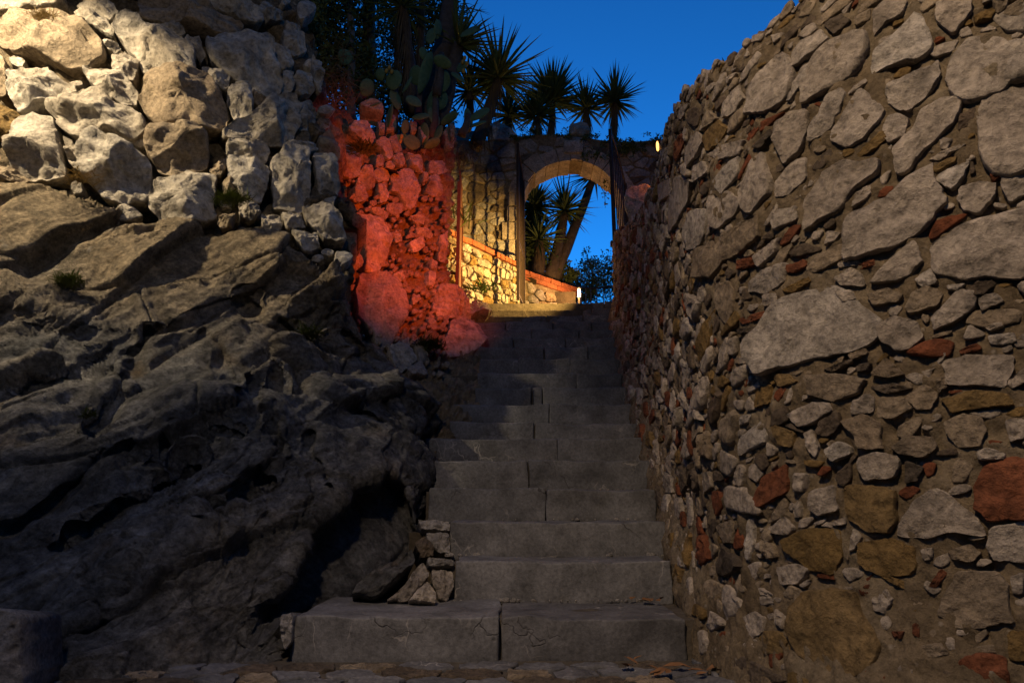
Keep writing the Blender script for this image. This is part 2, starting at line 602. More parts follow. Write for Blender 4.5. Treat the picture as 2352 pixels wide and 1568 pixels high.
def stone_geo(pts, n, bulge, back, seed, detail=1, facet=0.5, rough=0.25, corner=0.14, flat=False, cuts=4, fine=0.0):
    """outline pts (world) on a face with outward normal n -> rough hewn stone, proud by bulge and let in by back"""
    rr = np.random.default_rng(seed)
    pts = np.asarray(pts, float)
    n = np.asarray(n, float) / np.linalg.norm(n)
    c = pts.mean(0)
    t1 = np.cross((0, 0, 1.0), n)
    if np.linalg.norm(t1) < 0.2:
        t1 = np.array([1.0, 0, 0])
    t1 /= np.linalg.norm(t1)
    t2 = np.cross(n, t1)
    q = np.stack([(pts - c) @ t1, (pts - c) @ t2], 1)
    area = 0.5 * np.sum(q[:, 0] * np.roll(q[:, 1], -1) - np.roll(q[:, 0], -1) * q[:, 1])
    if area < 0:
        q = q[::-1]
        area = -area
    size = math.sqrt(max(area, 1e-6))
    M, rings = ((12, RINGS_LOW), (20, RINGS_MID), (52, RINGS_FINE))[detail]
    if flat and detail == 2:
        rings = RINGS_FLAT
    if fine:
        M, rings = 76, RINGS_BIG
    q = resample(chaikin(q, corner), M)
    ang = np.arange(M)
    jit = perlin(np.stack([q[:, 0] / size * 3.1 + seed * 1.37, q[:, 1] / size * 3.1, np.full(M, seed * 0.71)], 1))
    jit2 = perlin(np.stack([q[:, 0] / size * 8.5 + seed * 2.37, q[:, 1] / size * 8.5, np.full(M, seed * 0.31)], 1))
    q = q * (1 + 0.10 * jit[:, None] + (0.05 * jit2[:, None] if detail == 2 else 0))
    ctr = q.mean(0)
    V = []
    loc2 = []
    hh = []
    for f, h in [(0.86, -1)] + rings + [(0.0, 1.0)]:
        qq = ctr + (q - ctr) * f if f > 0 else ctr[None]
        loc2.append(qq)
        hh.append(np.full(len(qq), (-back if h < 0 else h * bulge)))
    loc2 = np.concatenate(loc2)
    hh = np.concatenate(hh)
    up = hh > -1e-9
    # chisel faces: cut the dome by a few tilted planes
    cut = np.full(len(hh), 9.0)
    for _ in range(cuts):
        a = rr.uniform(0, 2 * math.pi)
        g = np.array([math.cos(a), math.sin(a)])
        cut = np.minimum(cut, bulge * rr.uniform(0.75, 1.15) - (loc2 - ctr) @ g * (facet * bulge / size) * rr.uniform(0.6, 2.2))
    h2 = np.where(up, np.minimum(hh, np.maximum(cut, 0.1 * bulge)), hh)
    nz = perlin(np.concatenate([loc2 / size * 2.6, np.full((len(loc2), 1), seed * 0.77)], 1)) * rough * 1.2
    nz += perlin(np.concatenate([loc2 / size * 6.5, np.full((len(loc2), 1), seed * 0.37 + 5)], 1)) * rough * 0.7
    h2 = h2 + np.where(up, nz * bulge * np.clip(hh / bulge + 0.2, 0, 1), 0)
    V = c + loc2[:, :1] * t1 + loc2[:, 1:] * t2 + h2[:, None] * n
    if fine:
        rid = facets(V, size * 0.34, seed, 0.34, off=0.0) / fine
        rid += facets(V, size * 0.11, seed + 1, 0.30, off=0.0) / fine
        V = V + (n * 0.8 + (loc2[:, :1] * t1 + loc2[:, 1:] * t2) * 0.5 / size) * (fine * (rid + perlin(V * 24 + seed) * 0.35 + perlin(V * 48 + seed) * 0.3) * up)[:, None]
    R = len(rings) + 1
    F = []
    for r in range(R - 1):
        for k in range(M):
            k2 = (k + 1) % M
            F.append((r * M + k, r * M + k2, (r + 1) * M + k2, (r + 1) * M + k))
    top = R * M
    for k in range(M):
        F.append(((R - 1) * M + k, (R - 1) * M + (k + 1) % M, top))
    F.append(tuple(range(M - 1, -1, -1)))
    return V, F, c, size


def stone(parent, pts, n, bulge, back, seed, mat, detail=1, name='stone', label=None, **kw):
    V, F, c, s = stone_geo(pts, n, bulge, back, seed, detail, **kw)
    o = obj(name, V, F, mat, parent, c, True, label)
    if detail and not kw.get('fine'):
        o.data.set_sharp_from_angle(angle=math.radians(34))
    return o


def cells(sites, k=16):
    """Voronoi cells of 2-D sites"""
    out = []
    S = np.asarray(sites, float)
    for i, p in enumerate(S):
        d = np.linalg.norm(S - p, axis=1)
        nb = np.argsort(d)[1:k + 1]
        L = d[nb[min(6, len(nb) - 1)]]
        poly = np.array([(-L, -L), (L, -L), (L, L), (-L, L)]) + p
        for j in nb:
            m = (p + S[j]) / 2
            nn = S[j] - p
            dist = (poly - m) @ nn
            if (dist <= 0).all():
                continue
            new = []
            for a in range(len(poly)):
                b = (a + 1) % len(poly)
                if dist[a] <= 0:
                    new.append(poly[a])
                if dist[a] * dist[b] < 0:
                    t = dist[a] / (dist[a] - dist[b])
                    new.append(poly[a] + (poly[b] - poly[a]) * t)
            poly = np.array(new)
            if len(poly) < 3:
                break
        out.append(poly)
    return out


def rubble(u0, u1, v0, v1, size, aspect, seed, gap=0.012, jitter=0.42, keep=None):
    """packed rubble outlines on a u,v rectangle: staggered rows of uneven stones"""
    rr = np.random.default_rng(seed)
    sites = []
    rowh = size
    sw = size * aspect
    v = v0 - rowh
    k = 0
    while v < v1 + 1.5 * rowh:
        h = rowh * rr.uniform(0.7, 1.3)
        u = u0 - sw * rr.uniform(0.5, 1.5)
        while u < u1 + 1.5 * sw:
            w = sw * rr.uniform(0.55, 1.5)
            sites.append((u + w / 2, (v + h / 2 + rr.normal() * h * jitter * 0.6) * aspect))
            u += w
        v += h
        k += 1
    res = []
    for s, c in zip(sites, cells(sites)):
        if len(c) < 3:
            continue
        c = np.array(c)
        c[:, 1] /= aspect
        m = c.mean(0)
        if not (u0 <= m[0] <= u1 and v0 <= m[1] <= v1):
            continue
        if keep is not None and not keep(m[0], m[1]):
            continue
        dd = c - m
        L = np.linalg.norm(dd, axis=1)[:, None]
        res.append(m + dd * np.maximum(0.35, 1 - gap / np.maximum(L, 1e-4)))
    return res


def Z(region, scale):
    """outline points read off an enlarged crop of the photograph -> 2352 wide picture"""
    x0, y0 = region

    def f(pts):
        p = np.asarray(pts, float)
        return np.stack([(x0 + p[:, 0] / scale) / 1.7415, (y0 + p[:, 1] / scale) / 1.7415], 1)
    return f


def in_poly(poly, x, y):
    poly = np.asarray(poly)
    c = np.zeros(np.shape(x), bool)
    j = len(poly) - 1
    for i in range(len(poly)):
        xi, yi = poly[i]
        xj, yj = poly[j]
        c ^= ((yi > y) != (yj > y)) & (x < (xj - xi) * (y - yi) / (yj - yi + 1e-12) + xi)
        j = i
    return c


def seg_dist(px, py, line):
    """distance of points to a polyline"""
    d = np.full(np.shape(px), 1e9)
    L = np.asarray(line, float)
    for a, b in zip(L[:-1], L[1:]):
        ab = b - a
        t = np.clip(((px - a[0]) * ab[0] + (py - a[1]) * ab[1]) / (ab @ ab), 0, 1)
        d = np.minimum(d, np.hypot(px - a[0] - t * ab[0], py - a[1] - t * ab[1]))
    return d


class DepthMap:
    """smooth forward distance over the picture from a few measured points (thin plate)"""
    def __init__(self, pts, lam=1e-3):
        p = np.asarray(pts, float)
        self.x = p[:, :2] / 500.0
        n = len(p)
        K = self.k(self.x, self.x) + lam * np.eye(n)
        A = np.zeros((n + 3, n + 3))
        A[:n, :n] = K
        A[:n, n:] = np.c_[np.ones(n), self.x]
        A[n:, :n] = A[:n, n:].T
        self.w = np.linalg.solve(A, np.r_[p[:, 2], 0, 0, 0])

    def k(self, a, b):
        r = np.linalg.norm(a[:, None] - b[None], axis=2)
        return r

    def __call__(self, px, py):
        px = np.asarray(px, float)
        q = np.stack(np.broadcast_arrays(px, py), -1).reshape(-1, 2) / 500.0
        out = np.empty(len(q))
        for s in range(0, len(q), 20000):
            c = q[s:s + 20000]
            out[s:s + 20000] = self.k(c, self.x) @ self.w[:-3] + np.c_[np.ones(len(c)), c] @ self.w[-3:]
        return out.reshape(px.shape)


def surf_normal(D, px, py, e=14.0):
    a = P(px + e, py, D(np.array([px + e]), np.array([py]))[0]) - P(px - e, py, D(np.array([px - e]), np.array([py]))[0])
    b = P(px, py - e, D(np.array([px]), np.array([py - e]))[0]) - P(px, py + e, D(np.array([px]), np.array([py + e]))[0])
    n = np.cross(a, b)
    n /= np.linalg.norm(n)
    return -n if n[1] > 0 else n


def grid_faces(r, c, base=0):
    i = np.arange(r - 1)[:, None] * c + np.arange(c - 1)[None] + base
    q = np.stack([i, i + c, i + c + 1, i + 1], -1).reshape(-1, 4)
    return q.tolist()


def grid_normals(G):
    du = np.gradient(G, axis=1)
    dv = np.gradient(G, axis=0)
    n = np.cross(du, dv)
    n /= np.linalg.norm(n, axis=2)[..., None] + 1e-12
    return n

# ------------------------------------------------------------------ ground
g = MB()
g.add([(-300, -300, 0), (300, -300, 0), (300, 300, 0), (-300, 300, 0)], [(0, 1, 2, 3)])
ground = g.build('ground', 'soil_joint', origin=(0, 0, 0))
ground['kind'] = 'structure'


def ground_keep(u, v):
    return u < 1.15 and u > -1.9


for i, c in enumerate(rubble(-1.9, 1.2, 1.75, 2.82, 0.13, 1.5, 11, gap=0.010, keep=ground_keep)):
    pts = np.c_[c, np.full(len(c), 0.004)]
    m = ['step_stone', 'dark_stone', 'step_stone', 'step_stone', 'limestone_tan', 'dark_stone', 'step_stone'][(i * 3) % 7]
    stone(ground, pts, (0, 0, 1), 0.012, 0.05, 500 + i, m, 2, 'paving_stone', facet=0.3, rough=0.6, corner=0.06, flat=True)

# ------------------------------------------------------------------ staircase
SD = np.array([16.8, 19.7, 22, 24, 26, 27.8, 29.6, 31, 32.5, 34, 35.5, 37, 38.6, 40.2, 42, 43.8, 45.6, 47.4]) * RISE
SY = [1412, 1284, 1192, 1118, 1054, 1002, 967, 925.5, 887, 854, 821, 793.6, 772, 753.5, 736.5, 720, 706, 690]
SZ = np.array([P(1176, y, d)[2] for y, d in zip(SY, SD)])
SL = [675, 1045, 1033, 985, 985, 975, 1030, 1040, 1090, 1095, 1100, 1090, 1075, 1070, 1065, 1078, 1100, 1098]
SR = [1580, 1545, 1530, 1508, 1503, 1486, 1470, 1453, 1440, 1430, 1424, 1418, 1414, 1412, 1412, 1412, 1412, 1412]
SJ = [[1148], [], [], [1255], [1213], [1281], [1228], [1262], [1222, 1246], [1325], [1190, 1310], [1250, 1350], [1180, 1300],
      [1220, 1330], [1160, 1270, 1360], [1135, 1255, 1340], [1150, 1278, 1360], [1128, 1152, 1200, 1310, 1388]]


def axis_cuts(L, step, bev):
    n = max(1, int(round((L - 2 * bev) / step)))
    return np.r_[0, bev * 0.45, np.linspace(bev, L - bev, n + 1), L - bev * 0.45, L]


def block_geo(x0, x1, y0, y1, z0, z1, seed, bev=0.014, step=0.045, wear=0.006, rot=0.0, pivot=None):
    """a worn block: rounded arrises, dented faces"""
    cx, cy, cz = axis_cuts(x1 - x0, step, bev), axis_cuts(y1 - y0, step * 1.5, bev), axis_cuts(z1 - z0, step, bev)
    idx = {}
    V = []
    F = []

    def vid(i, j, k):
        key = (i, j, k)
        if key not in idx:
            idx[key] = len(V)
            V.append((cx[i], cy[j], cz[k]))
        return idx[key]
    nx, ny, nz = len(cx) - 1, len(cy) - 1, len(cz) - 1
    for i in range(nx):
        for k in range(nz):
            F.append((vid(i, 0, k), vid(i + 1, 0, k), vid(i + 1, 0, k + 1), vid(i, 0, k + 1)))
            F.append((vid(i, ny, k + 1), vid(i + 1, ny, k + 1), vid(i + 1, ny, k), vid(i, ny, k)))
    for i in range(nx):
        for j in range(ny):
            F.append((vid(i, j, nz), vid(i + 1, j, nz), vid(i + 1, j + 1, nz), vid(i, j + 1, nz)))
            F.append((vid(i, j + 1, 0), vid(i + 1, j + 1, 0), vid(i + 1, j, 0), vid(i, j, 0)))
    for j in range(ny):
        for k in range(nz):
            F.append((vid(0, j, k), vid(0, j, k + 1), vid(0, j + 1, k + 1), vid(0, j + 1, k)))
            F.append((vid(nx, j + 1, k), vid(nx, j + 1, k + 1), vid(nx, j, k + 1), vid(nx, j, k)))
    V = np.array(V)
    L = np.array([x1 - x0, y1 - y0, z1 - z0])
    b = bev * (1 + 1.6 * np.clip(perlin(V * 9 + seed) + 0.5 * perlin(V * 21 + seed), -0.5, 1.6))[:, None]
    inner = np.clip(V, b, L - b)
    dv = V - inner
    ln = np.linalg.norm(dv, axis=1)[:, None]
    V = np.where(ln > 1e-9, inner + dv / np.maximum(ln, 1e-9) * np.minimum(ln, b), V)
    n1 = fbm(V * 6 + seed * 3.1, 3)
    V = V + np.stack([fbm(V * 5 + seed, 2), fbm(V * 5 + seed + 31, 2), fbm(V * 5 + seed + 57, 2)], 1) * wear
    V[:, 1] += np.clip(perlin(V * 11 + seed * 1.7) - 0.3, 0, 1) * 0.06
    V[:, 2] -= 0.010 * np.clip(V[:, 2] / L[2], 0, 1) * np.exp(-((V[:, 0] - L[0] * 0.5) / (0.33 * L[0] + 0.05)) ** 2) * (L[0] > 0.3)
    V = V + np.array([x0, y0, z0])
    if rot:
        px, py = pivot
        c, s = math.cos(rot), math.sin(rot)
        X, Y = V[:, 0] - px, V[:, 1] - py
        V = np.c_[px + X * c - Y * s, py + X * s + Y * c, V[:, 2]]
    return V, F


stairs = thing('staircase', (0.2, SD[0], 0), 'grey stone stairway climbing between the rock and the wall to the arch', 'stairs')
SX = []
for k in range(18):
    ym = SY[k] + 8
    xs = [float(P(p, ym, SD[k])[0]) for p in [SL[k]] + SJ[k] + [SR[k]]]
    SX.append(xs)
    nd = SD[k + 1] if k < 17 else SD[k] + 0.55
    zb = (SZ[k - 1] if k else 0.0) - 0.03
    rot = {15: -0.05, 16: -0.09, 17: -0.13}.get(k, 0.0)
    for j, (a, b) in enumerate(zip(xs[:-1], xs[1:])):
        gp = 0.0022
        V, F = block_geo(a + gp, b - gp, SD[k] + 0.006 * ((j * 7 + k * 3) % 4), nd + 0.12, zb, SZ[k] - 0.005 * ((j * 5 + k) % 3), 40 + k * 7 + j,
                         bev=0.011, wear=0.012, rot=rot, pivot=(xs[-1], SD[k]))
        obj('step_block', V, F, 'step_stone', stairs)
# rubble core of the flight, seen only in the joints and at the ends
mb = MB()
for k in range(18):
    nd = SD[k + 1] if k < 17 else SD[k] + 0.4
    mb.box((SX[k][0] - (0.5 if k > 3 else 0.02), SD[k] + 0.05, -0.1), (1.25 + 0.02 * k, nd + 0.3, SZ[k] - 0.025))
mb.build('rubble_core', 'soil_joint', stairs)
# crumbs of mortar left along the back of the lowest treads
mb = MB()
rr = np.random.default_rng(5)
for k, n in ((0, 34), (1, 22), (2, 12), (3, 8)):
    spots = rr.uniform(SX[k + 1][0], SX[k + 1][-1], 5)
    for _ in range(n):
        x = float(np.clip(rr.choice(spots) + rr.normal() * 0.09, SX[k + 1][0], SX[k + 1][-1]))
        s = 0.004 + 0.016 * rr.uniform() ** 3
        pts = [(x + s * rr.uniform(0.6, 1.7) * math.cos(a), SD[k + 1] - 0.012 + 0.6 * s * math.sin(a), SZ[k] - 0.004) for a in np.linspace(0, 6.28, 7)[:-1]]
        V, F, _, _ = stone_geo(pts, (0, 0, 1), s * 0.7, 0.01, int(rr.integers(9999)), 0)
        mb.add(V, F)
o = mb.build('mortar_crumbs', 'wall_rubble', stairs, smooth=True)
o['kind'] = 'stuff'

# terrace behind the top step
mb = MB()
mb.box((-1.2, SD[17] + 0.42, 0.0), (4.5, 11.4, SZ[17] - 0.004))
t = mb.build('terrace', 'soil_joint')
t['kind'] = 'structure'

# rough stones that fill the corner between the lowest steps and the outcrop
zs_ = Z((1100, 1850), 1.2379)
corner = [
    ([(370, 690), (400, 630), (480, 560), (600, 470), (690, 395), (705, 450), (690, 490), (600, 590), (500, 690)], 3.28, 0.12, 'outcrop_rock'),
    ([(550, 700), (640, 620), (700, 510), (745, 470), (770, 540), (700, 640), (650, 705)], 3.25, 0.08, 'pale_stone'),
    ([(650, 705), (700, 640), (760, 570), (800, 640), (790, 705)], 3.22, 0.06, 'limestone'),
    ([(755, 470), (885, 478), (885, 520), (765, 520)], 3.36, 0.05, 'wall_rubble'),
    ([(780, 525), (885, 522), (888, 600), (850, 700), (805, 690), (775, 580)], 3.33, 0.05, 'pale_stone'),
    ([(710, 285), (865, 280), (865, 335), (720, 340)], 3.72, 0.05, 'wall_rubble'),
    ([(745, 345), (865, 340), (868, 455), (800, 450), (760, 400)], 3.70, 0.05, 'wall_rubble'),
    ([(690, 395), (745, 350), (790, 420), (780, 465), (720, 480)], 3.62, 0.06, 'dark_stone'),
    ([(30, 750), (90, 735), (95, 880), (50, 930), (35, 820)], 2.84, 0.05, 'wall_rubble'),
]
cg = thing('rubble_fill', P(830, 1385, 3.3), 'loose broken stones wedged between the second step and the outcrop', 'rubble')
for i, (pl, d, bl, m) in enumerate(corner):
    q = zs_(pl)
    if i == 8:
        stone(stairs, P(q[:, 0], q[:, 1], d), (0.1, -1, 0.1), bl, 0.2, 700 + i, m, 2, 'end_stone')
        continue
    stone(cg, P(q[:, 0], q[:, 1], d + 0.03), (0.25, -1, 0.45), bl * 0.7, 0.25, 700 + i, m, 2, corner=0.08, cuts=5, facet=0.9, fine=0.006)
mb = MB()
mb.box((SX[1][0] - 0.16, 3.42, 0.0), (SX[1][0] - 0.004, 3.95, 0.29))
mb.box((SX[2][0] - 0.22, 3.80, 0.2), (SX[2][0] - 0.004, 4.3, 0.45))
mb.build('packed_earth', 'earth', cg)

# ------------------------------------------------------------------ rubble wall on the right
WC = np.array([(3.6, 0.55), (2.9, 0.95), (2.3, 1.25), (1.75, 1.5), (1.35, 1.72), (1.07, 1.97), (0.90, 2.22), (0.815, 2.52), (0.80, 2.9), (0.86, 3.4),
               (0.93, 4.1), (0.985, 4.8), (1.02, 5.5), (1.085, 6.4), (1.17, 7.4)])
WP = smooth_path(WC, 420)
WM = WP[:, 0] / WP[:, 1]
ordr = np.argsort(WM)
WMs, WYs, WXs = WM[ordr], WP[ordr, 1], WP[ordr, 0]


def wall_y(px, py):
    return np.interp(slope_of(px, py), WMs, WYs)


def wall_pt(px, py):
    return P(px, py, wall_y(px, py))


top_px = np.array([(2352, -420), (2100, -170), (1840, 2), (1700, 112), (1600, 187), (1550, 240), (1526, 290), (1514, 340), (1496, 400), (1478, 450), (1445, 502), (1412, 522)], float)
tp = wall_pt(top_px[:, 0], top_px[:, 1])
o_ = np.argsort(tp[:, 1])
TY, TZ = tp[o_, 1], tp[o_, 2]
TZ = np.where(TY < 1.95, np.minimum(TZ, np.interp(1.95, TY, TZ) + 0.08), TZ)


def wall_top(y):
    return np.interp(y, TY, TZ) + 0.055 * np.clip((np.asarray(y) - 1.5) / 0.4, 0, 1) * np.clip((4.2 - np.asarray(y)) / 1.4, 0, 1)


def floor_z(y):
    return np.interp(y, np.r_[0, SD[0] - 0.01, SD, 12], np.r_[0, 0, SZ - RISE / 2, SZ[-1]])


def plan_normal(P2):
    t = np.gradient(P2, axis=0)
    t /= np.linalg.norm(t, axis=1)[:, None]
    return np.stack([-t[:, 1], t[:, 0]], 1)


full = np.vstack([WP, smooth_path(np.array([(1.17, 7.4), (1.32, 8.0), (1.6, 8.65)]), 30)[1:]])
WN = plan_normal(full)
if WN[200] @ np.array([-1, -1]) < 0:
    WN = -WN
WTH = 0.5
rows = []
zt = wall_top(full[:, 1])
zb = np.full(len(full), -0.15)
NR = 120
for r in range(NR):
    t_ = r / (NR - 1)
    z = zb + (zt - 0.10 - zb) * t_
    rows.append(np.c_[full, z])
for a in np.linspace(0.2, 1.0, 6):
    off = 0.16 * (1 - math.cos(a * math.pi / 2))
    rows.append(np.c_[full - WN * off, zt - 0.10 + 0.10 * math.sin(a * math.pi / 2)])
rows.append(np.c_[full - WN * (WTH - 0.1), zt - 0.01])
rows.append(np.c_[full - WN * WTH, zt - 0.12])
for t_ in (0.6, 0.3, 0.0):
    rows.append(np.c_[full - WN * WTH, zb + (zt - 0.12 - zb) * t_])
G = np.array(rows)
N3 = np.concatenate([np.broadcast_to(WN[None], (len(G), len(full), 2)), np.zeros((len(G), len(full), 1))], 2).copy()
for i in range(NR, NR + 8):
    N3[i, :, 2] = 1.0
N3 /= np.linalg.norm(N3, axis=2)[..., None]
flat = G.reshape(-1, 3)
dsp = -0.002 + 0.014 * fbm(flat * 5.0, 3) + 0.016 * fbm(flat * 22.0, 3) - 0.03 * np.clip(perlin(flat * 9.0 + 4) - 0.25, 0, 1)
face = np.zeros(G.shape[:2]); face[:NR + 8] = 1
above = flat[:, 2] - floor_z(flat[:, 1])
foot = np.clip(1 - above / 0.42, 0, 1) ** 1.6 * 0.10 * np.clip((flat[:, 1] - 0.8) / 1.0, 0, 1)
dsp = (dsp + foot) * face.reshape(-1)
G = (flat + N3.reshape(-1, 3) * dsp[:, None])
wall_r = thing('rubble_wall', (WP[250, 0] + 0.2, WP[250, 1], 0), 'tall mortared rubble wall with a curved front and sloping top beside the steps', 'wall')
obj('mortar_core', G, grid_faces(len(rows), len(full)), 'mortar', wall_r)

z4, z5, z6 = Z((2500, 0), 1.4254), Z((2400, 1000), 1.3868), Z((2400, 1800), 1.3868)
L, O, T, B_, K = 'limestone', 'limestone_ochre', 'limestone_tan', 'terracotta', 'dark_stone'
R4 = [
 (L, [(1420,60),(1540,-20),(1610,20),(1580,90),(1500,130),(1430,210)]),
 (L, [(1640,85),(1690,95),(1755,275),(1700,320),(1560,360),(1420,420),(1435,300),(1560,190)]),
 (L, [(1950,240),(2130,225),(2230,290),(2235,430),(2150,520),(1990,590),(1860,540),(1840,450),(1880,330)]),
 (L, [(1780,0),(1960,-20),(1980,60),(1880,195),(1775,120)]),
 (O, [(1990,100),(2090,55),(2110,75),(2090,110),(2000,140)]),
 (T, [(2090,0),(2190,-10),(2170,60),(2120,85)]),
 (L, [(1385,195),(1365,370),(1290,450),(1030,585),(1015,500),(1090,320),(1160,250),(1260,200)]),
 (L, [(1120,180),(1165,230),(1060,320),(950,390),(960,300),(1010,240)]),
 (L, [(1060,360),(1040,450),(950,580),(930,580),(970,480),(1010,400)]),
 (L, [(900,305),(940,340),(960,450),(945,520),(880,610),(790,640),(700,660),(720,560),(760,440)]),
 (L, [(1520,480),(1660,420),(1740,395),(1780,350),(1790,430),(1740,540),(1620,630),(1500,590)]),
 (L, [(1340,510),(1480,630),(1450,700),(1370,790),(1280,840),(1175,800),(1230,690)]),
 (L, [(1220,500),(1260,550),(1230,640),(1180,730),(1060,800),(1050,730),(1120,640),(1150,560)]),
 (L, [(1560,655),(1620,690),(1590,770),(1500,815),(1475,740),(1500,680)]),
 (L, [(1790,590),(1910,575),(1890,690),(1780,800),(1700,870),(1640,960),(1560,980),(1540,860),(1640,740),(1700,640)]),
 (L, [(2050,545),(2200,530),(2330,500),(2330,950),(2190,1000),(2090,1000),(2030,870),(2020,680)]),
 (L, [(960,650),(1040,640),(1040,740),(1000,850),(920,930),(850,800),(870,700)]),
 (L, [(650,495),(675,560),(640,640),(560,670),(570,590)]),
 (O, [(530,690),(590,740),(550,810),(480,860),(455,790)]),
 (T, [(480,630),(530,680),(450,740),(450,670)]),
 (L, [(690,800),(660,880),(540,910),(490,880),(560,830)]),
 (L, [(410,750),(450,800),(420,880),(360,960),(345,850)]),
 (L, [(650,900),(640,1010),(560,1100),(515,1040),(590,940)]),
 (L, [(450,920),(480,980),(400,1040),(385,960)]),
 (L, [(780,870),(830,1000),(820,1110),(740,1210),(680,1180),(670,1080),(720,930)]),
 (L, [(1040,900),(1030,1030),(940,1110),(860,1120),(880,1020),(960,930)]),
 (L, [(1250,920),(1330,940),(1450,930),(1440,990),(1320,1080),(1250,1200),(1120,1250),(1050,1300),(1040,1150),(1130,1000)]),
 (L, [(1410,1050),(1400,1120),(1300,1190),(1320,1110)]),
 (L, [(1740,955),(1760,1050),(1820,1150),(1700,1300),(1590,1390),(1430,1440),(1280,1480),(1280,1250),(1400,1180),(1500,1150),(1600,1040)]),
 (L, [(1960,930),(1920,1030),(1860,1080),(1770,1020),(1850,970)]),
 (L, [(1930,1060),(2110,1045),(2110,1120),(2020,1220),(1930,1200),(1900,1130)]),
 (L, [(2150,1010),(2330,940),(2330,1080),(2200,1150),(2150,1080)]),
 (L, [(300,1010),(390,1040),(370,1140),(310,1260),(260,1320),(265,1120)]),
 (L, [(370,1210),(470,1200),(460,1330),(440,1400),(370,1420),(350,1320)]),
 (L, [(490,1130),(590,1100),(660,1150),(630,1230),(540,1300),(500,1290)]),
 (T, [(770,1230),(760,1360),(660,1440),(560,1490),(510,1580),(420,1570),(420,1430),(600,1330)]),
 (L, [(980,1180),(980,1260),(860,1310),(840,1260),(880,1200)]),
 (L, [(890,1360),(860,1450),(770,1520),(740,1460),(820,1400)]),
 (L, [(1640,1380),(1700,1490),(1640,1560),(1560,1600),(1400,1620),(1500,1500)]),
 (L, [(1760,1400),(1900,1300),(2100,1240),(2320,1210),(2320,1560),(2000,1600),(1760,1540)]),
 (T, [(1270,1390),(1260,1470),(1100,1550),(1040,1540),(1120,1450)]),
 (L, [(1160,1320),(1235,1330),(1200,1380),(1145,1400)]),
 (B_, [(640,1500),(730,1470),(740,1510),(650,1540)]),
 (B_, [(930,1530),(1030,1480),(1040,1520),(960,1560)]),
 (B_, [(1340,1510),(1430,1480),(1430,1510),(1350,1540)]),
 (O, [(1330,880),(1470,750),(1490,800),(1400,870),(1340,900)]),
 (O, [(1750,960),(1890,890),(1880,930),(1770,990)]),
 (L, [(1740,910),(1900,830),(1940,830),(1800,920)]),
 (K, [(1910,660),(2000,620),(1990,700),(1900,750)]),
 (L, [(1800,790),(1870,800),(1840,860),(1800,850)]),
 (T, [(1310,110),(1400,50),(1400,120),(1320,150)]),
 (K, [(1140,150),(1230,90),(1290,130),(1200,200)]),
 (L, [(320,620),(370,590),(350,660),(310,690)]),
 (L, [(190,1060),(260,1020),(270,1100),(200,1150)]),
 (K, [(740,840),(830,740),(850,760),(780,850)]),
 (B_, [(2080,1000),(2150,970),(2190,970),(2100,1040)]),
 (L, [(580,450),(640,415),(620,450),(590,480)]),
 (L, [(1270,540),(1370,450),(1380,480),(1290,550)]),
]
